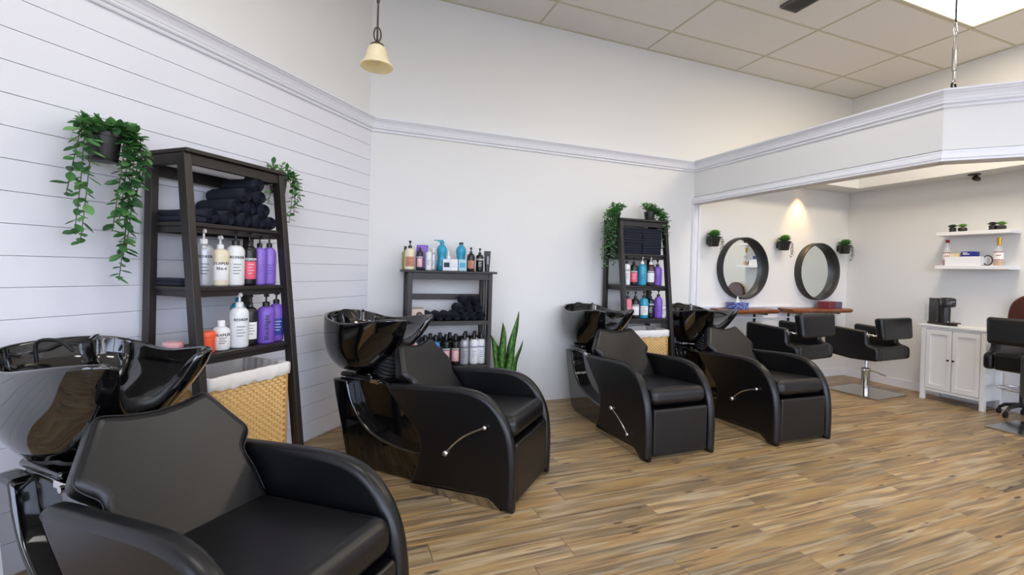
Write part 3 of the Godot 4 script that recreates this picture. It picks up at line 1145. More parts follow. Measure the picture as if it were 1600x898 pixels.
# ------------------------------------------------------------------ bottles
# shapes: "pump" round-shouldered litre bottle, "slim" narrow shoulder, "cap" screw cap, "jug" wide short bottle with a cap
func bottle(called: String, label: String, at: Vector3, turn: float, r: float, h: float, body: Material, top: Material, kind := "pump", tag: Material = null, text := "", ink: Material = null, group := "") -> Node3D:
	var t := thing(called, label, "bottle", at, turn, group)
	var st := S()
	var bh := h * (0.74 if kind == "pump" else 0.80 if kind == "cap" else 0.86)
	if kind == "slim": bh = h * 0.76
	var sh := r * (1.25 if kind == "slim" else 0.85)
	var prof := [[0.0, 0.0], [r * 0.86, 0.0], [r * 0.97, 0.004], [r, 0.012], [r, bh - sh]]
	for k in range(1, 7):
		var a := PI / 2 * k / 6
		prof.append([lerpf(r, r * 0.34, 1.0 - cos(a)), bh - sh + sh * sin(a) * 0.95])
	prof.append([r * 0.34, bh])
	prof.append([0.0, bh])
	lathe(st, prof, 24)
	part(t, "body", st, body)
	var ph := h - bh
	if kind in ["pump", "slim"]:
		st = S()
		lathe(st, [[0.0, bh - 0.001], [r * 0.40, bh - 0.001], [r * 0.40, bh + ph * 0.30], [r * 0.30, bh + ph * 0.34], [0.005, bh + ph * 0.36], [0.005, bh + ph * 0.70], [0.0, bh + ph * 0.70]], 14)
		var pu := part(t, "pump_collar", st, top)
		st = S()
		rbox(st, Vector3(0, bh + ph * 0.84, 0.0), Vector3(0.022, ph * 0.28, 0.022), 0.006, 2)
		var e := Vector3(0, bh + ph * 0.82, 0.042)
		tube(st, [Vector3(0, bh + ph * 0.88, 0.0), Vector3(0, bh + ph * 0.88, 0.024), e], [0.008, 0.007, 0.005], 8)
		part(pu, "spout", st, top)
	else:
		st = S()
		lathe(st, [[0.0, bh - 0.001], [r * 0.42, bh - 0.001], [r * 0.42, h - 0.002], [r * 0.38, h], [0.0, h]], 16)
		part(t, "cap", st, top)
	if tag:
		st = S()
		lathe(st, [[r + 0.0006, bh * 0.16], [r + 0.0009, bh * 0.165], [r + 0.0009, bh * 0.60], [r + 0.0006, bh * 0.605]], 14, Transform3D.IDENTITY, -0.95, 0.95)
		part(t, "paper_label", st, tag)
	if text:
		if text != "-": lettering(t, text, minf(0.014, r * 2.2 / maxf(text.length(), 1) * 1.25), ink, Transform3D(Basis.IDENTITY, Vector3(0, bh * (0.66 if tag else 0.70), 0)), r + 0.0012)
		st = S()
		for k in 4:
			var y := bh * (0.52 - 0.075 * k)
			lathe(st, [[r + 0.0012, y], [r + 0.0016, y + 0.0006], [r + 0.0012, y + 0.0030]], 6, Transform3D.IDENTITY, -0.42, 0.42 - 0.2 * (k % 2))
		part(t, "print_line", st, ink)
	return t

func roll(at: Vector3, turn: float, len_: float, r: float, label: String, group: String, pitch := 0.0) -> void:
	var key := "roll%.3f_%.3f" % [len_, r]
	if not glyphs.has(key):
		var st := S()
		var prof := [[0.0, -0.004]]
		for k in 7:
			var q := r * 0.92 * (k + 1) / 7.0
			prof.append([q - r * 0.07, -0.006])
			prof.append([q, 0.002 if k % 2 == 0 else 0.004])
		prof.append([r * 0.97, 0.006]); prof.append([r, 0.018])
		for k in 5: prof.append([r * (1.0 + 0.02 * sin(k * 2.1)), lerpf(0.03, len_ - 0.03, k / 4.0)])
		prof.append([r, len_ - 0.018]); prof.append([r * 0.9, len_]); prof.append([0.0, len_ - 0.004])
		lathe(st, prof, 20)
		# loose outer flap of the roll
		var flap := []
		for z in 6:
			var row := []
			for k in 5:
				var a := 0.5 + k * 0.22
				row.append(Vector3(cos(a) * (r + 0.0012 + 0.0006 * (z % 2)), lerpf(0.004, len_ - 0.004, z / 5.0), sin(a) * (r + 0.0012)))
			flap.append(row)
		grid(st, flap)
		glyphs[key] = commit(st, M.towel)
	var o := thing("rolled_towel", label, "towel", at, turn, group)
	var w := inst(o, "roll", glyphs[key], Transform3D(Basis(Vector3.RIGHT, -PI / 2) * Basis(Vector3.UP, pitch), Vector3(0, 0, len_ / 2)))
	w.name = "roll"

func folded_towel(at: Vector3, turn: float, size: Vector3, label: String, group: String) -> void:
	var o := thing("folded_towel", label, "towel", at, turn, group)
	for k in 2:
		var st := S()
		rbox(st, Vector3(0, size.y * (0.25 + 0.5 * k), 0), Vector3(size.x, size.y * 0.52, size.z), size.y * 0.24, 3)
		part(o, "fold", st, M.towel)

func build_towers() -> void:
	var b1 := C0 + DL * 1.48
	make_tower("tall dark wood ladder shelf against the white boarded wall", b1, PHI)
	hamper("wicker hamper with white liner under the shelf on the boarded wall", spot(b1, PHI, 0.0, 0.131, 0.27), PHI, 0.46, 0.34, 0.60)
	var T := func(x, y, z): return spot(b1, PHI, x, y, z)
	var look := PHI - 0.45
	bottle("pump_bottle", "silver-grey pump bottle with white pump on the upper bottle shelf", T.call(-0.175, 1.173, 0.30), look, 0.043, 0.285, M.silver, M.white_plastic, "pump", null, "REDKEN", M.ink)
	var ol := bottle("pump_bottle", "cream pump bottle with a white wrap label beside the silver one", T.call(-0.088, 1.173, 0.30), look, 0.041, 0.258, M.cream, M.white_plastic, "pump", M.paper)
	lettering(ol, "OLAPLEX", 0.014, M.ink, Transform3D(Basis.IDENTITY, Vector3(0, 0.115, 0)), 0.0425)
	lettering(ol, "No.4", 0.016, M.ink, Transform3D(Basis.IDENTITY, Vector3(-0.0, 0.09, 0)), 0.0425)
	bottle("pump_bottle", "white pump bottle with black pump on the upper bottle shelf", T.call(-0.002, 1.173, 0.30), look, 0.044, 0.289, M.pearl, M.black_plastic, "pump", null, "REDKEN", M.ink)
	bottle("pump_bottle", "black pump bottle with pink label on the upper bottle shelf of the boarded wall", T.call(0.080, 1.173, 0.30), look, 0.036, 0.29, M.black_plastic, M.black_plastic, "pump", M.paper_pink, "REDKEN", M.ink_white)
	bottle("pump_bottle", "plain purple pump bottle next to the black one with pink label", T.call(0.153, 1.173, 0.29), look, 0.0345, 0.277, M.lilac, M.black_plastic, "slim", null, "-", M.purple)
	bottle("pump_bottle", "purple pump bottle beside the shelf post in the upper row on the boarded wall", T.call(0.226, 1.173, 0.28), look, 0.038, 0.282, M.lilac, M.black_plastic, "slim", null, "-", M.ink_blue)
	# lower row
	var tub := thing("hair_mask_tub", "small bright orange tub on the lower bottle shelf", "tub", T.call(-0.183, 0.849, 0.34), look)
	var st := S()
	lathe(st, [[0.0, 0.0], [0.036, 0.0], [0.039, 0.004], [0.040, 0.075], [0.0, 0.075]], 24)
	part(tub, "body", st, M.orange)
	st = S()
	lathe(st, [[0.0, 0.074], [0.041, 0.074], [0.042, 0.078], [0.042, 0.100], [0.040, 0.103], [0.0, 0.103]], 24)
	part(tub, "lid", st, M.orange)
	var jr := thing("hair_cream_jar", "pale pink jar behind the post of the boarded wall shelf", "jar", T.call(-0.285, 0.849, 0.26), look)
	st = S()
	lathe(st, [[0.0, 0.0], [0.04, 0.0], [0.043, 0.004], [0.043, 0.04], [0.0, 0.04]], 20)
	part(jr, "body", st, M.rose)
	st = S()
	lathe(st, [[0.0, 0.04], [0.044, 0.04], [0.044, 0.058], [0.042, 0.06], [0.0, 0.06]], 20)
	part(jr, "lid", st, M.rose)
	bottle("capped_bottle", "short white bottle with a white cap beside the orange tub", T.call(-0.096, 0.849, 0.33), look, 0.041, 0.15, M.pearl, M.white_plastic, "cap", M.paper, "OLAPLEX", M.ink)
	bottle("pump_bottle", "large white pump bottle with white pump on the lower bottle shelf", T.call(-0.005, 0.849, 0.34), look, 0.046, 0.288, M.pearl, M.white_plastic, "pump", null, "REDKEN", M.ink)
	bottle("pump_bottle", "black pump bottle with white label between white and purple ones", T.call(0.076, 0.849, 0.32), look, 0.036, 0.279, M.black_plastic, M.black_plastic, "pump", M.paper, "REDKEN", M.ink)
	bottle("pump_bottle", "teal pump bottle standing behind the others on the lower bottle shelf", T.call(0.10, 0.849, 0.20), look, 0.038, 0.30, M.teal, M.teal, "pump")
	var bl := bottle("pump_bottle", "purple pump bottle with dark vertical lettering on the lower bottle shelf", T.call(0.160, 0.849, 0.34), look, 0.046, 0.278, M.purple, M.black_plastic, "pump")
	lettering(bl, "Blacklight", 0.022, M.ink, Transform3D(Basis(Vector3.BACK, PI / 2), Vector3(-0.006, 0.09, 0.0475)))
	bottle("pump_bottle", "purple pump bottle with a blue label on the lower bottle shelf", T.call(0.247, 0.849, 0.32), look, 0.042, 0.284, M.purple, M.black_plastic, "slim", M.ink_blue, "-", M.ink_white)
	# towels on the top shelf of the boarded wall
	var tg := "rolled towels on the top shelf of the boarded wall"
	var rows_ := ["in the bottom row of the pyramid on the boarded wall shelf", "in the second row of the pyramid on the boarded wall shelf", "in the third row of the pyramid on the boarded wall shelf", "topmost of the pyramid on the boarded wall shelf"]
	for q in [[-0.135, 0], [-0.045, 0], [0.045, 0], [0.135, 0], [0.222, 0], [0.0, 1], [0.09, 1], [0.178, 1], [0.05, 2], [0.14, 2], [0.13, 3]]:
		roll(T.call(q[0] + rng.randf_range(-0.002, 0.002), 1.486 + 0.0395 + q[1] * 0.068, 0.165 + rng.randf_range(-0.01, 0.01)), PHI, 0.26, 0.0385, "dark navy rolled towel " + rows_[q[1]], tg, rng.randf() * TAU)
	folded_towel(T.call(-0.205, 1.487, 0.18), PHI, Vector3(0.085, 0.06, 0.25), "dark navy towel folded flat beside the rolled towels", "")
	folded_towel(T.call(-0.215, 1.174, 0.15), PHI, Vector3(0.085, 0.035, 0.2), "dark towel folded thin on the middle shelf behind the post", "")

	# tall shelf at the back wall
	var b3 := Vector3(2.85, 0, ZB)
	make_tower("tall dark wood ladder shelf against the plain back wall", b3, 0.0)
	hamper("wicker hamper with white liner under the shelf on the plain back wall", Vector3(2.85, 0.131, ZB + 0.27), 0.0, 0.46, 0.34, 0.60)
	var B := func(x, y, z): return Vector3(2.85 + x, y, ZB + z)
	var lk := -0.5
	bottle("pump_bottle", "white pump bottle with black pump on the back wall shelf", B.call(-0.185, 1.173, 0.30), lk, 0.037, 0.285, M.pearl, M.black_plastic, "pump", null, "REDKEN", M.ink)
	bottle("pump_bottle", "black pump bottle with pink label on the back wall shelf", B.call(-0.098, 1.173, 0.30), lk, 0.038, 0.28, M.black_plastic, M.black_plastic, "pump", M.paper_pink, "REDKEN", M.ink_white)
	bottle("pump_bottle", "bright blue pump bottle with white pump in the upper row of the back wall shelf", B.call(0.0, 1.173, 0.30), lk, 0.045, 0.288, M.teal, M.white_plastic, "pump", null, "-", M.ink)
	bottle("pump_bottle", "dark brown pump bottle with white label and white pump", B.call(0.102, 1.173, 0.30), lk, 0.041, 0.286, M.brown, M.white_plastic, "pump", M.paper, "REDKEN", M.ink_white)
	bottle("pump_bottle", "purple pump bottle in the upper row of the back wall shelf", B.call(0.196, 1.173, 0.29), lk, 0.044, 0.262, M.purple, M.black_plastic, "pump", null, "-", M.ink)
	bottle("pump_bottle", "white pump bottle half hidden behind the purple one on the back wall shelf", B.call(0.215, 1.173, 0.18), lk, 0.036, 0.295, M.pearl, M.white_plastic, "pump")
	bottle("pump_bottle", "salmon pink pump bottle on the back wall shelf", B.call(-0.175, 0.849, 0.32), lk, 0.04, 0.262, M.pink, M.black_plastic, "pump", null, "-", M.paper)
	bottle("pump_bottle", "black pump bottle with white label beside the salmon pink bottle", B.call(-0.085, 0.849, 0.32), lk, 0.041, 0.262, M.black_plastic, M.black_plastic, "pump", M.paper, "REDKEN", M.ink_white)
	bottle("pump_bottle", "blue pump bottle with black pump in the lower row of the back wall shelf", B.call(0.01, 0.849, 0.33), lk, 0.044, 0.269, M.teal, M.black_plastic, "pump", M.paper, "-", M.ink)
	bottle("pump_bottle", "black pump bottle with white print between blue and purple bottles", B.call(0.098, 0.849, 0.32), lk, 0.037, 0.262, M.black_plastic, M.black_plastic, "pump", null, "REDKEN", M.ink_white)
	bottle("pump_bottle", "purple pump bottle in the lower row of the back wall shelf", B.call(0.178, 0.849, 0.34), lk, 0.041, 0.282, M.purple, M.black_plastic, "slim", null, "-", M.ink)
	bottle("capped_bottle", "short white capped bottle at the end of the lower row on the back wall shelf", B.call(0.247, 0.849, 0.33), lk, 0.035, 0.155, M.pearl, M.white_plastic, "cap", M.paper, "OLAPLEX", M.ink)
	for row in 5:
		for col in 2:
			folded_towel(B.call(-0.122 + 0.244 * col, 1.487 + row * 0.052, 0.17), rng.randf_range(-0.02, 0.02), Vector3(0.238, 0.052, 0.25 + rng.randf_range(-0.01, 0.01)), "dark navy folded towel, %s of its stack on the back wall shelf" % ["bottom", "second from the bottom", "middle", "second from the top", "top"][row], "folded towels on the back wall shelf")
	# pale plastic basket beside it
	var pb := thing("plastic_basket", "pale blue-white plastic basket beside the tall back wall shelf", "basket", Vector3(3.36, 0, -3.965))
	st = S()
	var w := 0.09
	for s in [-1.0, 1.0]:
		for k in 7:
			var x := -w + 0.02 + k * (2 * w - 0.04) / 6
			span(st, Vector3(x - 0.010, 0.0, s * w - 0.004), Vector3(x + 0.010, 0.51, s * w + 0.004))
			span(st, Vector3(s * w - 0.004, 0.0, x - 0.010), Vector3(s * w + 0.004, 0.51, x + 0.010))
		for y in [0.03, 0.18, 0.33, 0.46]:
			span(st, Vector3(-w, y - 0.02, s * w - 0.004), Vector3(w, y + 0.02, s * w + 0.004))
			span(st, Vector3(s * w - 0.004, y - 0.02, -w), Vector3(s * w + 0.004, y + 0.02, w))
	span(st, Vector3(-w, 0.0, -w), Vector3(w, 0.01, w))
	part(pb, "slotted_body", st, M.basket)
	st = S()
	var ring := []
	for k in 4: ring.append(Vector3([-1, 1, 1, -1][k] * w, 0.545, [-1, -1, 1, 1][k] * w))
	for k in 4: rbox(st, (ring[k] + ring[(k + 1) % 4]) * 0.5, Vector3(2 * w + 0.03 if k % 2 == 0 else 0.025, 0.10, 0.025 if k % 2 == 0 else 2 * w + 0.03), 0.008, 2)
	part(pb, "rim", st, M.basket)

# ------------------------------------------------------------------ low rack at the back wall
func build_small_rack() -> void:
	var bx := Vector3(0.90, 0, ZB)
	var t := thing("bottle_rack", "low dark wood rack with slatted ends against the back wall", "shelf", bx)
	var w := 0.345
	var st := S()
	rbox(st, Vector3(0, 1.262, 0.185), Vector3(0.79, 0.018, 0.34), 0.004, 2)
	part(t, "top_board", st, M.espresso)
	for s in [-1.0, 1.0]:
		for z in [0.05, 0.31]:
			st = S()
			rbox(st, Vector3(s * w, 0.626, z), Vector3(0.034, 1.253, 0.034), 0.003, 1)
			part(t, "post", st, M.espresso)
		for z in [0.115, 0.18, 0.245]:
			st = S()
			rbox(st, Vector3(s * w, 0.64, z), Vector3(0.012, 1.2, 0.026), 0.002, 1)
			part(t, "end_slat", st, M.espresso)
	for h in [0.846, 0.462, 0.12]:
		st = S()
		rbox(st, Vector3(0, h - 0.010, 0.18), Vector3(0.68, 0.02, 0.27), 0.003, 1)
		part(t, "shelf", st, M.espresso)
		st = S()
		rbox(st, Vector3(0, h - 0.02, 0.315), Vector3(0.66, 0.034, 0.016), 0.002, 1)
		part(t, "front_rail", st, M.espresso)
		st = S()
		rbox(st, Vector3(0, h + 0.19, 0.045), Vector3(0.66, 0.05, 0.014), 0.002, 1)
		if h > 0.4: part(t, "back_rail", st, M.espresso)
	st = S()
	rbox(st, Vector3(0, 1.225, 0.315), Vector3(0.66, 0.055, 0.016), 0.002, 1)
	part(t, "front_rail", st, M.espresso)
	var P := func(x, y, z): return Vector3(0.89 + x, y, ZB + z)
	var top := 1.2715
	bottle("pump_bottle", "cream pump bottle with tan label and black pump on the rack top", P.call(-0.33, top, 0.22), -0.2, 0.042, 0.246, M.cream, M.black_plastic, "pump", M.copper, "-", M.ink)
	bottle("spray_bottle", "olive green slim bottle behind the cream pump bottle", P.call(-0.355, top, 0.12), -0.2, 0.028, 0.20, mat(c8(150, 150, 84), 0.4), M.black_plastic, "cap")
	bottle("spray_can", "black bottle with pink label on the rack top", P.call(-0.252, top, 0.25), -0.2, 0.026, 0.19, M.black_plastic, M.black_plastic, "jug", M.rose, "REDKEN", M.ink_white)
	var pch := thing("standing_pouch", "glossy purple standing pouch on the rack top", "pouch", P.call(-0.215, top, 0.15), -0.2)
	st = S()
	slab(st, pv(v2([[-0.05, 0.0], [0.05, 0.0], [0.055, 0.10], [0.05, 0.20], [0.046, 0.215], [-0.046, 0.215], [-0.05, 0.20], [-0.055, 0.10]])), 0.045, 0.018, Transform3D(Basis.IDENTITY, Vector3.ZERO), 3)
	part(pch, "body", st, M.purple)
	st = S()
	rbox(st, Vector3(0, 0.207, 0), Vector3(0.096, 0.018, 0.006), 0.002, 1)
	part(pch, "sealed_edge", st, M.lilac)
	bottle("spray_bottle", "pale grey slim bottle on the rack top beside the purple pouch", P.call(-0.176, top, 0.24), -0.2, 0.027, 0.185, M.pearl, M.silver, "jug", null, "-", M.ink)
	bottle("spray_bottle", "silver slim bottle with green print on the rack top", P.call(-0.132, top, 0.22), -0.2, 0.025, 0.19, M.silver, M.white_plastic, "cap", null, "-", mat(c8(60, 110, 90), 0.5))
	for q in [[-0.046, 0.270, "tall teal spray bottle with a trigger nozzle on the rack top"], [0.126, 0.254, "tall teal bottle with black cap on the rack top"]]:
		var tb := thing("teal_bottle", q[2], "bottle", P.call(q[0], top, 0.16), -0.2)
		st = S()
		lathe(st, [[0.0, 0.0], [0.040, 0.0], [0.045, 0.005], [0.045, 0.05], [0.039, 0.09], [0.036, 0.115], [0.041, 0.145], [0.045, 0.17], [0.044, 0.19], [0.034, 0.212], [0.018, 0.225], [0.016, 0.235], [0.0, 0.235]], 28)
		part(tb, "body", st, M.teal)
		st = S()
		lathe(st, [[0.0, 0.234], [0.019, 0.234], [0.019, 0.25], [0.012, 0.254], [0.0, 0.254]], 16)
		if q[1] > 0.26:
			rbox(st, Vector3(-0.012, 0.258, 0), Vector3(0.05, 0.016, 0.018), 0.005, 2)
			tube(st, [Vector3(-0.03, 0.255, 0), Vector3(-0.052, 0.262, 0), Vector3(-0.07, 0.261, 0)], 0.004, 6)
		part(tb, "nozzle" if q[1] > 0.26 else "cap", st, M.teal if q[1] > 0.26 else M.black_plastic)
	for q in [[-0.025, 0.26, 0.066, M.silver, "small silver and black printed box in front of a teal bottle", M.ink], [0.040, 0.25, 0.068, M.paper, "small white box between the two teal bottles", M.silver], [0.112, 0.265, 0.068, mat(c8(150, 196, 206), 0.3), "small pale teal box in front of the second teal bottle", M.teal]]:
		var bxs := thing("product_box", q[4], "box", P.call(q[0], top, q[1]), -0.15)
		st = S()
		rbox(st, Vector3(0, 0.05, 0), Vector3(q[2], 0.10, 0.045), 0.002, 1)
		part(bxs, "carton", st, q[3])
		st = S()
		span(st, Vector3(-q[2] * 0.36, 0.03, 0.0225), Vector3(q[2] * 0.36, 0.07, 0.0232))
		part(bxs, "printed_panel", st, q[5])
	bottle("capped_bottle", "slim white bottle standing behind the small white box", P.call(0.016, top, 0.14), -0.2, 0.022, 0.17, M.white_plastic, M.white_plastic, "cap")
	bottle("pump_bottle", "copper label bottle with black pump on the rack top", P.call(0.195, top, 0.24), -0.2, 0.034, 0.21, M.black_plastic, M.black_plastic, "pump", M.copper, "-", M.ink)
	bottle("pump_bottle", "plain black pump bottle on the rack top beside the black tube", P.call(0.282, top, 0.22), -0.2, 0.034, 0.205, M.black_plastic, M.black_plastic, "pump", null, "REDKEN", M.ink_white)
	var tu := thing("cosmetic_tube", "black squeeze tube standing on its cap on the rack top", "tube", P.call(0.352, top, 0.22), -0.2)
	st = S()
	lathe(st, [[0.0, 0.0], [0.022, 0.0], [0.022, 0.028], [0.0, 0.028]], 18)
	part(tu, "cap", st, M.black_plastic)
	st = S()
	var rows := []
	for k in 8:
		var f := k / 7.0
		var row := []
		for j in 20:
			var a := TAU * j / 20
			row.append(Vector3(cos(a) * lerpf(0.022, 0.031, f), 0.028 + 0.155 * f, sin(a) * lerpf(0.022, 0.003, f)))
		rows.append(row)
	grid(st, rows, true, true)
	part(tu, "body", st, M.black_plastic)
	lettering(tu, "REDKEN", 0.014, M.silver, Transform3D(Basis(Vector3.BACK, PI / 2), Vector3(0.004, 0.10, 0.0165)))
	# shelf with rolled towels
	var cb := thing("tissue_carton", "beige printed carton beside the rolled towels on the rack", "box", P.call(-0.262, 0.846, 0.20), -0.1)
	st = S()
	rbox(st, Vector3(0, 0.05, 0), Vector3(0.12, 0.10, 0.2), 0.003, 1)
	part(cb, "carton", st, mat(c8(206, 190, 176), 0.6))
	st = S()
	lathe(st, [[0.0, 0.0], [0.028, 0.0], [0.028, 0.001], [0.018, 0.001], [0.018, 0.0]], 18, Transform3D(Basis(Vector3.RIGHT, PI / 2), Vector3(0.02, 0.05, 0.1)))
	part(cb, "printed_ring", st, M.brown)
	var rg := "rolled towels on the rack"
	var rr := ["lying on the middle shelf of the low rack", "in the second layer of the pile on the low rack", "on top of the pile on the low rack"]
	for q in [[-0.162, 0], [-0.08, 0], [-0.002, 0], [0.072, 0], [0.148, 0], [0.222, 0], [0.296, 0], [0.105, 1], [0.185, 1], [0.265, 1], [0.16, 2], [0.24, 2]]:
		roll(P.call(q[0], 0.846 + 0.0368 + q[1] * 0.066, 0.18 + rng.randf_range(-0.012, 0.012)), rng.randf_range(-0.01, 0.01), 0.24, 0.0362, "dark navy rolled towel " + rr[q[1]], rg, rng.randf() * TAU)
	# lower shelf of litre bottles
	var y := 0.463
	bottle("capped_bottle", "pink capped bottle on the lower rack shelf", P.call(-0.28, y, 0.24), -0.2, 0.04, 0.24, M.rose, M.white_plastic, "cap")
	for q in [[-0.19, 0.25], [-0.128, 0.15], [-0.103, 0.26]]:
		bottle("capped_bottle", "sky blue bottle with black cap %s the lower rack shelf" % ("at the front of" if q[1] > 0.2 else "half hidden at the back of"), P.call(q[0], y, q[1]), -0.2, 0.038, 0.258, M.blue, M.black_plastic, "cap", M.paper, "REDKEN", M.ink, "blue bottles on the lower rack shelf")
	for q in [[-0.042, 0.15], [-0.012, 0.26], [0.046, 0.15], [0.07, 0.26]]:
		bottle("capped_bottle", "black bottle with pink label %s the lower rack shelf" % ("at the front of" if q[1] > 0.2 else "half hidden at the back of"), P.call(q[0], y, q[1]), -0.2, 0.037, 0.264, M.black_plastic, M.black_plastic, "cap", M.rose, "REDKEN", M.ink_white, "black bottles on the lower rack shelf")
	bottle("capped_bottle", "silver grey bottle with black cap on the lower rack shelf", P.call(0.15, y, 0.26), -0.2, 0.04, 0.27, M.silver, M.black_plastic, "cap", null, "REDKEN", M.ink)
	for q in [[0.19, 0.15], [0.237, 0.26], [0.275, 0.15], [0.306, 0.25]]:
		bottle("capped_bottle", "white bottle with black cap %s the lower rack shelf" % ("at the front of" if q[1] > 0.2 else "half hidden at the back of"), P.call(q[0], y, q[1]), -0.2, 0.038, 0.27, M.pearl, M.black_plastic, "cap", null, "REDKEN", M.ink_blue, "white bottles on the lower rack shelf")

# ------------------------------------------------------------------ alcove
func build_alcove_things() -> void:
	# round mirrors with deep bent-wood rims
	for q in [[4.482, 1.385, "round deep-rimmed mirror above the counter with the blue tissue box", 0.365], [5.755, 1.375, "round deep-rimmed mirror above the counter with the maroon box", 0.365]]:
		var t := thing("round_mirror", q[2], "mirror", Vector3(q[0], q[1], ZB))
		var lay := Transform3D(Basis(Vector3.RIGHT, PI / 2), Vector3.ZERO)
		var r: float = q[3]
		var st := S()
		lathe(st, [[r - 0.016, 0.0], [r, 0.0], [r, 0.085], [r - 0.003, 0.088], [r - 0.013, 0.088], [r - 0.016, 0.085], [r - 0.016, 0.0]], 72, lay)
		part(t, "rim", st, M.frame)
		st = S()
		lathe(st, [[r - 0.017, 0.0], [r - 0.017, 0.012], [0.0, 0.012]], 72, lay)
		part(t, "mirror_glass", st, M.mirror)
	# live-edge counters
	for q in [[4.02, 4.87, "live-edge wooden counter board under the mirror nearer the tall shelf"], [5.10, 6.17, "live-edge wooden counter board under the mirror by the alcove corner"]]:
		var t := thing("wooden_counter", q[2], "counter", Vector3((q[0] + q[1]) / 2, 0.885, ZB))
		var w: float = q[1] - q[0]
		var n := FastNoiseLite.new()
		n.seed = int(q[0] * 10)
		n.frequency = 3.0
		var rows := []
		for k in 25:
			var x := -w / 2 + w * k / 24.0
			var e := 0.225 + 0.02 * n.get_noise_1d(x)
			var e2 := 0.225 + 0.02 * n.get_noise_1d(x + 5.0)
			rows.append([Vector3(x, -0.026, 0.0), Vector3(x, -0.028, e - 0.03), Vector3(x, -0.02, e2 - 0.008), Vector3(x, 0.0, e + 0.004), Vector3(x, 0.018, e2 - 0.004), Vector3(x, 0.024, e - 0.016), Vector3(x, 0.026, 0.0)])
		var st := S()
		grid(st, rows, false, true)
		for e in [0, 24]:
			var c := Vector3(rows[e][0].x, 0.0, 0.11)
			for j in 6: tri3(st, c, rows[e][j], rows[e][j + 1])
		part(t, "board", st, wood_material(int(q[0] * 7)))
		for s in [-0.32, 0.32]:
			st = S()
			rbox(st, Vector3(s * w, -0.036, 0.10), Vector3(0.03, 0.014, 0.18), 0.003, 1)
			rbox(st, Vector3(s * w, -0.10, 0.015), Vector3(0.03, 0.15, 0.012), 0.003, 1)
			part(t, "bracket", st, M.dark_metal)
	# tissue box and maroon box
	var tb := thing("tissue_box", "blue and white swirl-print tissue box with a tissue pulled up", "tissue box", Vector3(4.31, 0.911, ZB + 0.13), 0.05)
	var st := S()
	rbox(st, Vector3(0, 0.038, 0), Vector3(0.23, 0.075, 0.12), 0.002, 1)
	part(tb, "carton", st, M.tissue_box)
	st = S()
	var rows := []
	for k in 7:
		var f := k / 6.0
		var row := []
		for j in 18:
			var a := TAU * j / 18
			var r := lerpf(0.035, 0.004, pow(f, 0.8)) * (1.0 + 0.25 * sin(a * 3.0 + f * 2.0))
			row.append(Vector3(cos(a) * r + 0.008 * f, 0.074 + 0.075 * f, sin(a) * r * 0.5))
		rows.append(row)
	grid(st, rows, true, true)
	part(tb, "tissue", st, M.tissue)
	var mb := thing("maroon_box", "maroon and slate low carton on the counter by the alcove corner", "box", Vector3(5.88, 0.911, ZB + 0.13), 0.1)
	st = S()
	rbox(st, Vector3(0, 0.042, 0), Vector3(0.30, 0.085, 0.13), 0.003, 1)
	part(mb, "carton", st, M.maroon)
	st = S()
	span(st, Vector3(0.0, 0.006, 0.065), Vector3(0.146, 0.08, 0.0665))
	part(mb, "slate_panel", st, M.grey_blue)
	build_cabinet()
	build_wall_shelves()
	build_planters()

func wood_material(seed_: int) -> StandardMaterial3D:
	var n := FastNoiseLite.new()
	n.seed = seed_
	n.frequency = 0.02
	n.fractal_octaves = 4
	var im := Image.create(256, 128, false, Image.FORMAT_RGB8)
	for y in 128:
		for x in 256:
			var v := n.get_noise_2d(x * 0.25, y * 3.0) * 0.5 + 0.5
			im.set_pixel(x, y, c8(88, 46, 24).lerp(c8(164, 96, 52), clampf(v * 1.4 - 0.2, 0, 1)))
	var m := mat(Color.WHITE, 0.35)
	m.albedo_texture = ImageTexture.create_from_image(im)
	m.uv1_triplanar = true
	m.uv1_scale = Vector3(1.6, 5.0, 5.0)
	return m

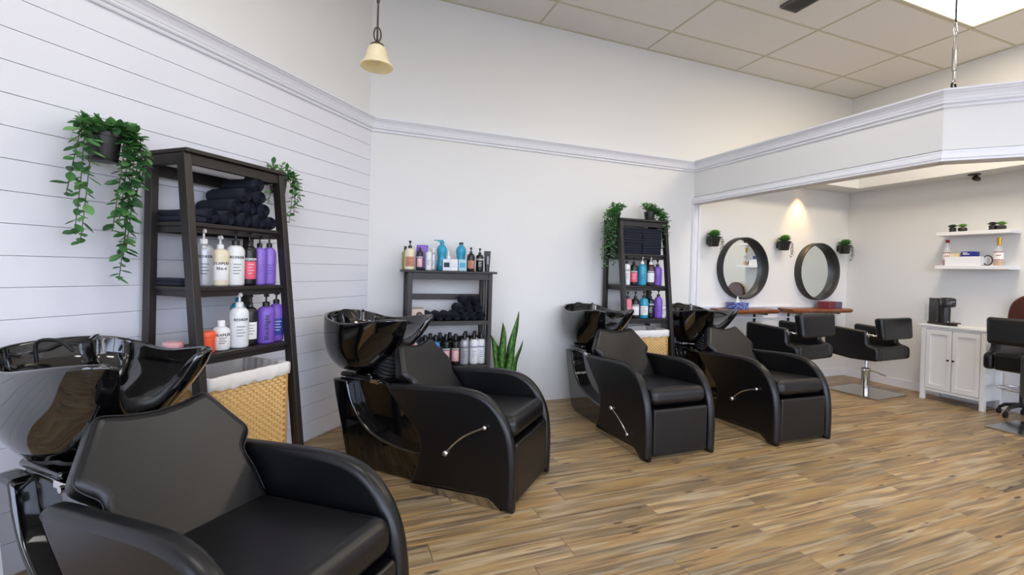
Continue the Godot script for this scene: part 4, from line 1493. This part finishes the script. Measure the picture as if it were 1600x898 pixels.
func build_cabinet() -> void:
	# local +z is the cabinet's front; it faces into the room from the right wall
	var t := thing("storage_cabinet", "white two-door cabinet standing under the floating shelves", "cabinet", Vector3(XR - 0.013, 0, -2.79), -PI / 2)
	var w := 0.27
	var d := 0.33
	var st := S()
	rbox(st, Vector3(0, 0.81, d / 2), Vector3(0.60, 0.022, d + 0.02), 0.004, 2)
	part(t, "top_board", st, M.cabinet)
	for s in [-1.0, 1.0]:
		for z in [0.02, d - 0.02]:
			st = S()
			rbox(st, Vector3(s * (w - 0.02), 0.40, z), Vector3(0.04, 0.80, 0.04), 0.003, 1)
			part(t, "corner_post", st, M.cabinet)
		st = S()
		span(st, Vector3(s * (w - 0.012) - 0.006, 0.10, 0.03), Vector3(s * (w - 0.012) + 0.006, 0.79, d - 0.03))
		part(t, "side_panel", st, M.cabinet)
	for q in [[0.10, 0.125], [0.775, 0.80]]:
		st = S()
		span(st, Vector3(-w + 0.03, q[0], d - 0.03), Vector3(w - 0.03, q[1], d - 0.006))
		part(t, "rail", st, M.cabinet)
	st = S()
	span(st, Vector3(-w + 0.03, 0.10, 0.02), Vector3(w - 0.03, 0.12, d - 0.03))
	part(t, "bottom_board", st, M.cabinet)
	for s in [-1.0, 1.0]:
		st = S()
		var c: float = s * 0.1145
		span(st, Vector3(c - 0.111, 0.129, d - 0.024), Vector3(c + 0.111, 0.771, d - 0.014))
		var door := part(t, "door", st, M.cabinet)
		st = S()
		for e in [-1.0, 1.0]: rbox(st, Vector3(c + e * 0.092, 0.45, d - 0.008), Vector3(0.038, 0.642, 0.014), 0.002, 1)
		rbox(st, Vector3(c, 0.745, d - 0.008), Vector3(0.15, 0.052, 0.0138), 0.002, 1)
		rbox(st, Vector3(c, 0.155, d - 0.008), Vector3(0.15, 0.052, 0.0138), 0.002, 1)
		part(door, "door_frame", st, M.cabinet)
		st = S()
		rod(st, Vector3(s * 0.022, 0.46, d - 0.002), Vector3(s * 0.022, 0.46, d + 0.014), 0.004, 8)
		ball(st, Vector3(s * 0.022, 0.46, d + 0.02), 0.011, 12, 1.0)
		part(door, "knob", st, M.dark_metal)
	# coffee machine
	var cm := thing("coffee_machine", "black capsule coffee machine on top of the white cabinet", "coffee machine", Vector3(6.17, 0.822, -2.935), -0.45)
	st = S()
	rbox(st, Vector3(0, 0.012, -0.01), Vector3(0.13, 0.024, 0.24), 0.01, 2)
	part(cm, "base", st, M.machine)
	st = S()
	rbox(st, Vector3(0, 0.145, -0.055), Vector3(0.125, 0.25, 0.12), 0.012, 2)
	rbox(st, Vector3(0, 0.276, -0.055), Vector3(0.125, 0.02, 0.12), 0.008, 2)
	part(cm, "body", st, mat(c8(44, 42, 38), 0.35))
	st = S()
	lathe(st, [[0.0, 0.02], [0.048, 0.02], [0.048, 0.2], [0.0, 0.2]], 24, Transform3D(Basis.IDENTITY, Vector3(0, 0, 0.02)))
	part(cm, "column", st, M.machine)
	st = S()
	lathe(st, [[0.0, 0.195], [0.05, 0.195], [0.066, 0.205], [0.068, 0.215], [0.068, 0.282], [0.06, 0.292], [0.03, 0.298], [0.0, 0.299]], 28, Transform3D(Basis.IDENTITY, Vector3(0, 0, 0.05)))
	part(cm, "brew_head", st, M.machine)
	st = S()
	rbox(st, Vector3(0, 0.255, 0.117), Vector3(0.035, 0.006, 0.004), 0.001, 1)
	part(cm, "badge", st, M.chrome)
	st = S()
	rbox(st, Vector3(0, 0.03, 0.115), Vector3(0.10, 0.014, 0.10), 0.005, 2)
	part(cm, "drip_tray", st, M.brown)
	st = S()
	for s in [-1.0, 1.0]: rod(st, Vector3(s * 0.03, 0.037, 0.10), Vector3(s * 0.03, 0.05, 0.10), 0.006, 8)
	part(cm, "cup_rest", st, M.chrome)
	st = S()
	lathe(st, [[0.0, 0.024], [0.045, 0.024], [0.048, 0.03], [0.048, 0.21], [0.0465, 0.21], [0.0465, 0.03], [0.0, 0.03]], 24, Transform3D(Basis.IDENTITY, Vector3(-0.01, 0, -0.155)))
	part(cm, "water_tank", st, M.clear)
	var tray := thing("paper_pad", "thin white pad lying on the cabinet top beside the coffee machine", "paper", Vector3(6.16, 0.8215, -2.64), -PI / 2)
	st = S()
	rbox(st, Vector3(0, 0.005, 0), Vector3(0.2, 0.01, 0.2), 0.002, 1)
	part(tray, "pad", st, M.paper)

func build_wall_shelves() -> void:
	for q in [[1.832, "upper white floating shelf holding four small succulents"], [1.468, "lower white floating shelf holding syrup bottles and a white tray"]]:
		var t := thing("floating_shelf", q[1], "shelf", Vector3(XR, q[0], -2.73), -PI / 2)
		var st := S()
		rbox(st, Vector3(0, -0.019, 0.1), Vector3(0.60, 0.038, 0.2), 0.002, 1)
		part(t, "board", st, M.shelf_white)
	# succulents
	for q in [[-2.925, "small dark succulent in a ribbed pot above the red-capped bottle", 0], [-2.84, "small bright succulent in a round dark bowl above the tan carton", 1], [-2.60, "small dark succulent in a ribbed pot above the dark ring", 0], [-2.535, "small bright succulent in a round dark bowl above the gold-capped bottle", 1]]:
		var t := thing("potted_succulent", q[1], "plant", Vector3(6.27, 1.832, q[0]), rng.randf() * 3.0, "succulents on the floating shelf")
		var st := S()
		if q[2] == 0: lathe(st, [[0.0, 0.0], [0.026, 0.0], [0.03, 0.01], [0.026, 0.025], [0.031, 0.035], [0.027, 0.05], [0.0, 0.048]], 18)
		else: lathe(st, [[0.0, 0.0], [0.025, 0.0], [0.037, 0.014], [0.038, 0.03], [0.03, 0.046], [0.0, 0.044]], 20)
		part(t, "pot", st, M.pot)
		rosette(t, Vector3(0, 0.047, 0), 0.056, 26, M.succulent_dark if q[2] == 0 else M.leaf_bright)
	# syrup bottles
	for q in [[-2.965, 0.285, M.syrup_red, M.ink_red, "clear syrup bottle with red liquid and dark red cap"], [-2.545, 0.29, M.syrup_amber, M.gold, "clear syrup bottle with amber liquid and gold cap"]]:
		var t := thing("syrup_bottle", q[4] + " on the lower floating shelf", "bottle", Vector3(6.27, 1.4685, q[0]), -PI / 2 + 0.3)
		var st := S()
		lathe(st, [[0.0, 0.002], [0.03, 0.002], [0.034, 0.008], [0.034, 0.055], [0.0, 0.055]], 20)
		part(t, "liquid", st, q[2])
		st = S()
		lathe(st, [[0.0, 0.0], [0.034, 0.0], [0.037, 0.006], [0.037, 0.155], [0.03, 0.178], [0.017, 0.196], [0.0145, 0.21], [0.0145, 0.255], [0.0, 0.255]], 22)
		part(t, "glass", st, M.clear)
		st = S()
		lathe(st, [[0.0, 0.25], [0.017, 0.25], [0.017, 0.28], [0.015, 0.284], [0.0, 0.284]] if q[3] == M.ink_red else [[0.0, 0.205], [0.0165, 0.205], [0.0175, 0.25], [0.019, 0.25], [0.019, 0.287], [0.0, 0.289]], 16)
		part(t, "cap", st, q[3])
		st = S()
		lathe(st, [[0.0375, 0.05], [0.0378, 0.05], [0.0378, 0.145], [0.0375, 0.145]], 16, Transform3D.IDENTITY, -1.3, 1.3)
		part(t, "paper_label", st, M.paper)
		st = S()
		for y in [0.135, 0.10, 0.055]: lathe(st, [[0.0379, y], [0.0384, y], [0.0384, y + 0.008], [0.0379, y + 0.008]], 12, Transform3D.IDENTITY, -1.2 if y != 0.10 else -0.5, 1.2 if y != 0.10 else 0.5)
		part(t, "print_line", st, M.ink_red)
	# tray with tea boxes
	var tr := thing("white_tray", "white open box tray on the lower floating shelf", "tray", Vector3(6.27, 1.4685, -2.805), -PI / 2)
	var st2 := S()
	span(st2, Vector3(-0.15, 0.0, -0.06), Vector3(0.15, 0.006, 0.06))
	for s in [-1.0, 1.0]:
		span(st2, Vector3(-0.15, 0.0, s * 0.058 - 0.003), Vector3(0.15, 0.095, s * 0.058 + 0.003))
		span(st2, Vector3(s * 0.147 - 0.003, 0.0, -0.06), Vector3(s * 0.147 + 0.003, 0.095, 0.06))
	part(tr, "tray_body", st2, M.shelf_white)
	for q in [[-0.08, 0.09, 0.125, M.tan_box, "tan carton standing in the white tray"], [0.035, 0.12, 0.142, M.navy_box, "deep blue carton standing in the white tray"]]:
		var c := thing("tea_box", q[4], "box", spot(Vector3(6.27, 1.4750, -2.805), -PI / 2, q[0], 0, 0.0), -PI / 2)
		st2 = S()
		rbox(st2, Vector3(0, q[2] / 2, 0), Vector3(q[1], q[2], 0.08), 0.002, 1)
		part(c, "carton", st2, q[3])
		st2 = S()
		for k in 2: span(st2, Vector3(-q[1] * 0.36, q[2] - 0.018 - 0.014 * k, 0.04), Vector3(q[1] * (0.1 if k else -0.05), q[2] - 0.010 - 0.014 * k, 0.0406))
		part(c, "printed_panel", st2, M.paper)
	var ro := thing("tape_ring", "dark ring lying against the white tray on the lower floating shelf", "ring", Vector3(6.27, 1.4685, -2.628), -PI / 2)
	st2 = S()
	var path := []
	for k in 24: path.append(Vector3(cos(TAU * k / 24) * 0.036, 0.055 + sin(TAU * k / 24) * 0.05, 0))
	tube(st2, path, 0.005, 8, 1.0, true)
	part(ro, "ring", st2, M.dark_metal)

func rosette(parent: Node3D, c: Vector3, r: float, n: int, m: Material) -> void:
	var leaf := S()
	leaf_shape(leaf, 1.0, 0.34, 0.25)
	var lm := commit(leaf, m)
	for k in n:
		var f := float(k) / n
		var a := k * 2.39996
		var lift := lerpf(0.25, 1.35, f)
		var b := Basis(Vector3.UP, a) * Basis(Vector3.RIGHT, -lift)
		var s := r * lerpf(1.0, 0.6, f)
		inst(parent, "leaf", lm, Transform3D(b.scaled_local(Vector3.ONE * s), c + Vector3(0, 0.004 * f, 0)))

# a leaf along +z, length l, half width w, cupped upward by bend
func leaf_shape(st: SurfaceTool, l: float, w: float, bend: float) -> void:
	var prev := []
	for k in 6:
		var f := k / 5.0
		var hw := w * pow(sin(PI * clampf(f * 0.92 + 0.06, 0, 1)), 0.8) if k < 5 else 0.0
		var y := bend * l * f * f * 0.5
		var row := [Vector3(-hw, y + hw * 0.35, l * f), Vector3(0, y, l * f), Vector3(hw, y + hw * 0.35, l * f)]
		if k > 0:
			for j in 2:
				tri3(st, prev[j], row[j], row[j + 1])
				tri3(st, prev[j], row[j + 1], prev[j + 1])
		prev = row

func build_planters() -> void:
	for q in [[3.975, "black wall planter with a green succulent beside the alcove casing"], [5.085, "black wall planter with a green succulent between the two mirrors"], [6.19, "black wall planter with a green succulent in the alcove corner"]]:
		var t := thing("wall_planter", q[1], "planter", Vector3(q[0], 1.62, ZB), 0.0)
		var st := S()
		lathe(st, [[0.0, 0.0], [0.05, 0.0], [0.056, 0.008], [0.072, 0.10], [0.076, 0.108], [0.07, 0.112], [0.066, 0.1], [0.0, 0.095]], 28, Transform3D(Basis.IDENTITY, Vector3(0, 0, 0.085)))
		part(t, "pot", st, M.pot)
		st = S()
		span(st, Vector3(-0.02, 0.03, 0.0), Vector3(0.02, 0.10, 0.02))
		part(t, "hanger", st, M.dark_metal)
		rosette(t, Vector3(0.0, 0.10, 0.085), 0.10, 38, M.leaf)
		rosette(t, Vector3(0.01, 0.135, 0.095), 0.08, 26, M.leaf_bright)
		for k in 4:
			var x: float = [0.075, 0.055, 0.085, -0.075][k]
			var l: float = [0.10, 0.16, 0.13, 0.07][k]
			vine(t, [Vector3(x * 0.7, 0.10, 0.10), Vector3(x, 0.09, 0.13), Vector3(x * 1.05, 0.08 - l * 0.6, 0.14), Vector3(x * 1.0, 0.08 - l, 0.135)], int(l * 110), 0.022, [M.succulent_dark], true)

# trailing stem with leaves; joined: all leaves of the stem in one part
func vine(parent: Node3D, pts: Array, n: int, size: float, mats: Array, joined: bool) -> void:
	var path := curve(pts, 6)
	var st := S()
	tube(st, path, 0.0018, 5)
	var v := part(parent, "trailing_stem", st, M.vine)
	var shared := []
	if not joined:
		for m in mats:
			var ls := S()
			leaf_shape(ls, 1.0, 0.3, 0.3)
			shared.append(commit(ls, m))
	var all := S()
	for k in n:
		var f := (k + 0.5) / n * (path.size() - 1)
		var i := int(f)
		var p: Vector3 = path[i].lerp(path[mini(i + 1, path.size() - 1)], f - i)
		var d: Vector3 = (path[mini(i + 1, path.size() - 1)] - path[i]).normalized()
		var out := frame_to(d) * Vector3(cos(k * 2.4), 0, sin(k * 2.4))
		var dir := (out * 0.9 + d * 0.5 + Vector3(rng.randf_range(-0.3, 0.3), rng.randf_range(-0.5, 0.2), rng.randf_range(-0.1, 0.35))).normalized()
		var up := Vector3(rng.randf_range(-0.5, 0.5), 1.0, rng.randf_range(0.0, 0.8))
		var x := up.cross(dir).normalized()
		var s := size * rng.randf_range(0.75, 1.2)
		var b := Basis(x, dir.cross(x).normalized(), dir).scaled_local(Vector3.ONE * s)
		if joined:
			var one := S()
			leaf_shape(one, 1.0, 0.32, 0.3)
			all.append_from(one.commit(), 0, Transform3D(b, p))
		else:
			inst(v, "leaf", shared[rng.randi() % shared.size()], Transform3D(b, p))
	if joined:
		var o := part(v, "leaves", all, mats[0])
		o.set_meta("kind", "stuff")

func rounded(corners: Array, r: float) -> PackedVector2Array:
	var o := PackedVector2Array()
	var n := corners.size()
	for i in n:
		var p: Vector2 = corners[i]
		var a: Vector2 = p + (corners[(i - 1 + n) % n] - p).limit_length(r)
		var b: Vector2 = p + (corners[(i + 1) % n] - p).limit_length(r)
		for k in 6:
			var t := k / 5.0
			o.append(a.lerp(p, t).lerp(p.lerp(b, t), t))
	return o

# ------------------------------------------------------------------ styling chairs (front faces +z, origin on the floor under the pump)
func make_chair(label: String, at: Vector3, turn: float, lift: float, base_turn := 0.0) -> Node3D:
	var t := thing("styling_chair", label, "salon chair", at, turn, "black styling chairs")
	var st := S()
	rbox(st, Vector3(0, 0.007, 0), Vector3(0.58, 0.014, 0.54), 0.004, 2, Basis(Vector3.UP, base_turn))
	part(t, "base_plate", st, M.steel)
	st = S()
	lathe(st, [[0.0, 0.013], [0.04, 0.013], [0.04, 0.235], [0.046, 0.24], [0.046, 0.275], [0.03, 0.285], [0.02, 0.286], [0.02, 0.44 + lift], [0.0, 0.44 + lift]], 24)
	part(t, "pump_column", st, M.chrome)
	st = S()
	tube(st, curve([Vector3(0.02, 0.255, 0.0), Vector3(-0.1, 0.235, -0.05), Vector3(-0.21, 0.195, -0.09), Vector3(-0.25, 0.19, -0.07), Vector3(-0.235, 0.195, -0.04), Vector3(-0.1, 0.245, -0.01), Vector3(0.02, 0.262, 0.02)], 5), 0.006, 8)
	part(t, "pump_pedal", st, M.chrome)
	st = S()
	rbox(st, Vector3(0.045, 0.262, 0.0), Vector3(0.05, 0.045, 0.05), 0.015, 3)
	part(t, "pump_head", st, M.chrome)
	var y := lift
	st = S()
	rbox(st, Vector3(0, 0.475 + y, 0.02), Vector3(0.50, 0.11, 0.50), 0.03, 3)
	part(t, "seat", st, M.leather)
	var side := Basis(Vector3(0, 0, 1), Vector3(0, 1, 0), Vector3(-1, 0, 0))
	for s in [-1.0, 1.0]:
		st = S()
		slab(st, rounded([Vector2(-0.275, 0.415), Vector2(0.0, 0.405), Vector2(0.275, 0.435), Vector2(0.28, 0.755), Vector2(-0.16, 0.727), Vector2(-0.165, 0.58), Vector2(-0.275, 0.55)], 0.04), 0.065, 0.022, Transform3D(side, Vector3(s * 0.285, y, 0)), 3)
		part(t, "arm", st, M.leather)
		st = S()
		var a := Vector3(s * 0.287, 0.69 + y, -0.155)
		var b := Vector3(s * 0.262, 0.70 + y, -0.29)
		tube(st, curve([a, a + Vector3(0, 0.0, -0.05), (a + b) * 0.5 + Vector3(0, -0.01, 0), b], 4), 0.0105, 10)
		lathe(st, [[0.0, 0.0], [0.024, 0.0], [0.024, 0.012], [0.0, 0.014]], 18, Transform3D(frame_to(Vector3(0, 0, -1)), a))
		lathe(st, [[0.0, 0.0], [0.026, 0.0], [0.026, 0.012], [0.0, 0.016]], 18, Transform3D(frame_to(Vector3(s, 0, 0)), Vector3(s * 0.268, 0.70 + y, -0.275)))
		part(t, "chrome_bracket", st, M.chrome)
	st = S()
	rbox(st, Vector3(0, 0.49 + y, -0.245), Vector3(0.50, 0.15, 0.05), 0.024, 3)
	part(t, "seat_back_edge", st, M.leather)
	st = S()
	slab(st, rounded([Vector2(-0.282, 0.0), Vector2(0.282, 0.0), Vector2(0.30, 0.235), Vector2(-0.30, 0.235)], 0.032), 0.085, 0.03, Transform3D(Basis(Vector3.RIGHT, 0.10), Vector3(0, 0.645 + y, -0.275)), 4)
	part(t, "backrest", st, M.leather)
	return t

func build_styling_chairs() -> void:
	make_chair("black styling chair facing the mirror with the blue tissue box", Vector3(4.46, 0, -3.42), PI + 0.12, 0.055)
	make_chair("black styling chair on a steel plate facing the mirror by the alcove corner", Vector3(5.67, 0, -3.39), PI + 0.06, 0.0)
	make_chair("black styling chair turned towards the white cabinet wall, back to the wash chairs", Vector3(5.70, 0, -1.97), PI / 2, 0.11)
	make_chair("black styling chair set at an angle on the bare floor beside the others", Vector3(4.85, 0, -1.40), 2.35, 0.0)
	# brown stool behind
	var t := thing("salon_stool", "brown-backed stool with black star base beside the white cabinet", "stool", Vector3(6.17, 0, -2.30), PI / 2)
	var st := S()
	for k in 5:
		var a := TAU * k / 5 + 0.3
		var d := Vector3(sin(a), 0, cos(a))
		tube(st, [Vector3(0, 0.13, 0), d * 0.12 + Vector3(0, 0.10, 0), d * 0.165 + Vector3(0, 0.06, 0)], [0.02, 0.016, 0.012], 8)
	part(t, "star_base", st, M.black_plastic)
	for k in 5:
		var a := TAU * k / 5 + 0.3
		st = S()
		rod(st, Vector3(sin(a) * 0.165 - 0.012, 0.028, cos(a) * 0.165), Vector3(sin(a) * 0.165 + 0.012, 0.028, cos(a) * 0.165), 0.027, 14)
		part(t, "caster", st, M.black_plastic)
	st = S()
	rod(st, Vector3(0, 0.1, 0), Vector3(0, 0.62, 0), 0.022, 14)
	part(t, "gas_column", st, M.black_plastic)
	st = S()
	var ring := []
	for k in 32: ring.append(Vector3(sin(TAU * k / 32) * 0.17, 0.27, cos(TAU * k / 32) * 0.17))
	tube(st, ring, 0.008, 8, 1.0, true)
	for k in 3: rod(st, Vector3(0, 0.27, 0), ring[k * 10], 0.006, 6)
	part(t, "foot_ring", st, M.chrome)
	st = S()
	lathe(st, [[0.0, 0.61], [0.16, 0.61], [0.18, 0.63], [0.18, 0.66], [0.15, 0.685], [0.0, 0.69]], 28)
	part(t, "seat", st, M.stool_brown)
	st = S()
	slab(st, pv(curve(v2([[-0.16, 0.80], [0.16, 0.80], [0.185, 0.92], [0.165, 1.08], [0.09, 1.165], [0.0, 1.185], [-0.09, 1.165], [-0.165, 1.08], [-0.185, 0.92]]), 4, true)), 0.05, 0.02, Transform3D(Basis.IDENTITY, Vector3(0, 0.0, 0.165)), 3)
	part(t, "backrest", st, M.stool_brown)
	st = S()
	tube(st, curve([Vector3(0, 0.625, 0.1), Vector3(0, 0.64, 0.17), Vector3(0, 0.75, 0.185), Vector3(0, 0.9, 0.175)], 4), 0.012, 8)
	part(t, "back_bar", st, M.black_plastic)

# ------------------------------------------------------------------ plants
func hanging_pot(t: Node3D, c: Vector3, r: float, h: float) -> void:
	var st := S()
	lathe(st, [[0.0, 0.0], [r * 0.74, 0.0], [r * 0.78, 0.006], [r * 0.96, h * 0.85], [r * 1.03, h * 0.86], [r * 1.03, h], [r * 0.94, h], [r * 0.9, h * 0.9], [0.0, h * 0.88]], 28, Transform3D(Basis.IDENTITY, c))
	part(t, "pot", st, M.pot)

func build_plants() -> void:
	var b := C0 + DL * 1.975
	var t := thing("trailing_plant", "long trailing ivy in a black pot hung on the boarded wall", "plant", b, PHI)
	hanging_pot(t, Vector3(0, 1.725, 0.11), 0.062, 0.125)
	var st := S()
	var ring := []
	for k in 28: ring.append(Vector3(sin(TAU * k / 28) * 0.058, 1.735, 0.11 + cos(TAU * k / 28) * 0.058))
	tube(st, ring, 0.003, 6, 1.0, true)
	rod(st, Vector3(0, 1.735, 0.0), Vector3(0, 1.735, 0.055), 0.004, 6)
	rod(st, Vector3(0, 1.735, 0.004), Vector3(0, 1.87, 0.004), 0.004, 6)
	part(t, "wire_holder", st, M.dark_metal)
	var g := [M.leaf, M.leaf2, M.leaf3]
	var top := 1.845
	# [start angle x, reach x, end x, bottom height, leaves]
	for q in [[-0.05, -0.10, -0.105, 1.40, 22], [-0.03, -0.075, -0.085, 1.36, 22], [-0.05, -0.12, -0.135, 1.56, 14], [0.03, 0.06, 0.055, 1.46, 24], [0.04, 0.085, 0.06, 1.20, 36], [0.045, 0.10, 0.085, 1.33, 30], [0.02, 0.045, 0.03, 1.42, 24], [0.05, 0.115, 0.12, 1.55, 18], [0.05, 0.13, 0.145, 1.68, 10], [0.03, 0.07, 0.075, 1.30, 28]]:
		vine(t, [Vector3(q[0], top, 0.11), Vector3(q[1] * 0.8, top + 0.03, 0.14), Vector3(q[1], top - 0.06, 0.165), Vector3(lerpf(q[1], q[2], 0.6), lerpf(top, q[3], 0.55), 0.15), Vector3(q[2], q[3], 0.12)], int(q[4] * 1.8), 0.05, g, false)
	for k in 9:
		var a := TAU * k / 9
		vine(t, [Vector3(cos(a) * 0.02, top, 0.11 + sin(a) * 0.02), Vector3(cos(a) * 0.05, top + 0.035, 0.11 + sin(a) * 0.04), Vector3(cos(a) * 0.085, top + 0.03, 0.115 + sin(a) * 0.06)], 8, 0.05, g, false)
	# the one half hidden by the tall shelf
	b = C0 + DL * 1.03
	t = thing("trailing_plant", "trailing ivy on the boarded wall half hidden by the tall shelf", "plant", b, PHI)
	hanging_pot(t, Vector3(0, 1.74, 0.09), 0.055, 0.11)
	for q in [[0.04, 0.10, 0.11, 1.62, 16], [0.04, 0.12, 0.14, 1.68, 12], [0.03, 0.08, 0.075, 1.56, 18], [0.045, 0.13, 0.16, 1.74, 8], [-0.03, -0.08, -0.09, 1.66, 14]]:
		vine(t, [Vector3(q[0], 1.845, 0.09), Vector3(q[1] * 0.8, 1.87, 0.11), Vector3(q[1], 1.80, 0.13), Vector3(q[2], q[3], 0.11)], int(q[4] * 1.6), 0.044, g, false)
	for k in 7:
		var a := TAU * k / 7
		vine(t, [Vector3(0, 1.84, 0.09), Vector3(cos(a) * 0.04, 1.89, 0.09 + sin(a) * 0.03), Vector3(cos(a) * 0.07, 1.92, 0.09 + sin(a) * 0.05)], 6, 0.038, g, false)
	# two on top of the back wall shelf
	for q in [[-0.26, "long trailing ivy hanging down the side of the back wall shelf", -1.0, 1.0], [0.165, "short trailing ivy in a black pot on top of the back wall shelf", 1.0, 0.62]]:
		var base := Vector3(2.85 + q[0], 1.832, ZB + 0.15)
		t = thing("trailing_plant", q[1], "plant", base)
		if q[2] > 0: hanging_pot(t, Vector3(-0.02, 0.0, 0.05), 0.055, 0.095)
		else: hanging_pot(t, Vector3(0.03, 0.0, 0.0), 0.05, 0.06)
		var s: float = q[2]
		var cx := -0.02 if s > 0 else 0.03
		var y := 0.09 if s > 0 else 0.06
		for k in 11:
			var f := k / 10.0
			var drop: float = (0.10 + 0.45 * fposmod(f * 2.7, 1.0)) * q[3]
			var x: float = cx + s * (0.07 + 0.10 * f)
			vine(t, [Vector3(cx, y, 0.03), Vector3(lerpf(cx, x, 0.6), y + 0.04 * (1.0 - f), 0.04 + 0.08 * fposmod(f * 3.1, 1.0)), Vector3(x, y - 0.06, 0.05 + 0.12 * fposmod(f * 3.1, 1.0)), Vector3(x + s * 0.01, y - 0.06 - drop, 0.04 + 0.12 * fposmod(f * 3.1, 1.0))], int(14 + drop * 70), 0.042, [g[k % 3]], true)
		for k in 8:
			var a := TAU * k / 8
			vine(t, [Vector3(cx, y, 0.02), Vector3(cx + cos(a) * 0.04, y + 0.05, 0.03 + sin(a) * 0.03), Vector3(cx + cos(a) * 0.07, y + 0.075, 0.04 + sin(a) * 0.06)], 9, 0.042, [g[k % 3]], true)
	# snake plant on the floor by the rack
	t = thing("snake_plant", "tall green snake plant on the floor beside the low rack", "plant", Vector3(1.43, 0, ZB + 0.26))
	st = S()
	lathe(st, [[0.0, 0.0], [0.085, 0.0], [0.09, 0.006], [0.115, 0.24], [0.12, 0.25], [0.112, 0.255], [0.105, 0.23], [0.0, 0.22]], 32)
	part(t, "pot", st, M.pot)
	for q in [[0.03, 0.0, 0.105, 0.92, 0.030], [-0.03, 0.02, -0.055, 0.83, 0.028], [-0.05, 0.0, -0.16, 0.72, 0.026], [0.05, 0.03, 0.14, 0.66, 0.024], [0.0, 0.05, 0.03, 0.60, 0.030], [-0.02, -0.04, -0.08, 0.62, 0.026], [0.04, -0.03, 0.075, 0.72, 0.028], [-0.06, 0.04, -0.14, 0.52, 0.024], [0.06, 0.0, 0.105, 0.55, 0.025]]:
		st = S()
		var rows := []
		for k in 12:
			var f := k / 11.0
			var hw: float = q[4] * (0.75 + 0.5 * sin(PI * minf(f * 1.1, 1.0))) * (1.0 if f < 0.8 else sqrt(maxf(0.0, (1.0 - f) / 0.2)))
			var c := Vector3(lerpf(q[0], q[2], f * f) + 0.008 * sin(f * 9.0), lerpf(0.2, q[3], f), q[1] + 0.015 * f)
			var tw := 0.5 * sin(f * 3.0 + q[0] * 40.0)
			var x := Vector3(cos(tw), 0, sin(tw))
			var n := Vector3(-sin(tw), 0, cos(tw))
			rows.append([c - x * hw, c - n * hw * 0.25 - n * 0.002, c + x * hw, c - n * hw * 0.25 + n * 0.002])
		grid(st, rows, true)
		part(t, "leaf", st, M.blade)

# ------------------------------------------------------------------ hanging lamp and fascia cable
func build_pendant_and_cable() -> void:
	var t := thing("pendant_lamp", "bell-shaped amber glass pendant lamp on a bronze rod", "pendant lamp", Vector3(0.176, 0, -2.66))
	var y := 2.405
	var st := S()
	lathe(st, [[0.088, y], [0.092, y + 0.004], [0.090, y + 0.012], [0.074, y + 0.026], [0.062, y + 0.05], [0.055, y + 0.085], [0.047, y + 0.108], [0.03, y + 0.122], [0.014, y + 0.126], [0.012, y + 0.122], [0.028, y + 0.117], [0.043, y + 0.104], [0.051, y + 0.083], [0.058, y + 0.048], [0.070, y + 0.024], [0.085, y + 0.004], [0.088, y]], 48)
	part(t, "glass_shade", st, M.amber_glass)
	st = S()
	lathe(st, [[0.0, y + 0.119], [0.038, y + 0.119], [0.036, y + 0.126], [0.018, y + 0.134], [0.01, y + 0.145], [0.0, y + 0.147]], 24)
	part(t, "shade_cap", st, M.bronze)
	st = S()
	ball(st, Vector3(0, y + 0.06, 0), 0.026, 16, 1.2)
	rod(st, Vector3(0, y + 0.085, 0), Vector3(0, y + 0.12, 0), 0.013, 12)
	part(t, "bulb", st, M.white_plastic)
	st = S()
	var loop := []
	for k in 28: loop.append(Vector3(sin(TAU * k / 28) * 0.019, y + 0.183 + cos(TAU * k / 28) * 0.04, 0))
	tube(st, loop, 0.004, 8, 1.0, true)
	loop = []
	for k in 28: loop.append(Vector3(0, y + 0.183 + cos(TAU * k / 28) * 0.04, sin(TAU * k / 28) * 0.019))
	tube(st, loop, 0.004, 8, 1.0, true)
	part(t, "oval_cage", st, M.bronze)
	st = S()
	rod(st, Vector3(0, y + 0.145, 0), Vector3(0, HC, 0), 0.0055, 10)
	for h in [0.36, 0.75]: lathe(st, [[0.0, y + h], [0.008, y + h], [0.009, y + h + 0.008], [0.009, y + h + 0.03], [0.007, y + h + 0.038], [0.0, y + h + 0.038]], 14)
	part(t, "rod", st, M.bronze)
	st = S()
	lathe(st, [[0.0, HC - 0.03], [0.03, HC - 0.028], [0.06, HC - 0.008], [0.062, HC], [0.0, HC]], 28)
	part(t, "ceiling_canopy", st, M.bronze)
	# suspension cable at the fascia corner
	var c := thing("suspension_cable", "steel cable with turnbuckle holding up the fascia corner", "cable", Vector3(XH + 0.06, 0, -1.80))
	st = S()
	var eye := []
	for k in 20: eye.append(Vector3(sin(TAU * k / 20) * 0.022, 2.60 + cos(TAU * k / 20) * 0.022, 0))
	tube(st, eye, 0.006, 8, 1.0, true)
	rod(st, Vector3(0, 2.55, 0), Vector3(0, 2.58, 0), 0.007, 8)
	part(c, "eye_bolt", st, M.dark_metal)
	st = S()
	tube(st, [Vector3(0, 2.612, 0), Vector3(0, 2.625, 0), Vector3(0, 2.645, 0), Vector3(0, 2.70, 0)], [0.012, 0.012, 0.007, 0.007], 8)
	lathe(st, [[0.0, 2.70], [0.013, 2.70], [0.014, 2.71], [0.013, 2.86], [0.0, 2.86]], 12)
	rod(st, Vector3(0, 2.86, 0), Vector3(0, 2.93, 0), 0.007, 8)
	part(c, "turnbuckle", st, M.steel)
	st = S()
	var link := []
	for k in 24: link.append(Vector3(sin(TAU * k / 24) * (0.016 + 0.006 * cos(TAU * k / 24 + PI)), 2.975 + cos(TAU * k / 24) * 0.05, 0))
	tube(st, link, 0.005, 8, 1.0, true)
	part(c, "snap_link", st, M.chrome)
	st = S()
	rod(st, Vector3(0, 3.02, 0), Vector3(0, HC, 0), 0.005, 8)
	part(c, "wire", st, M.dark_metal)
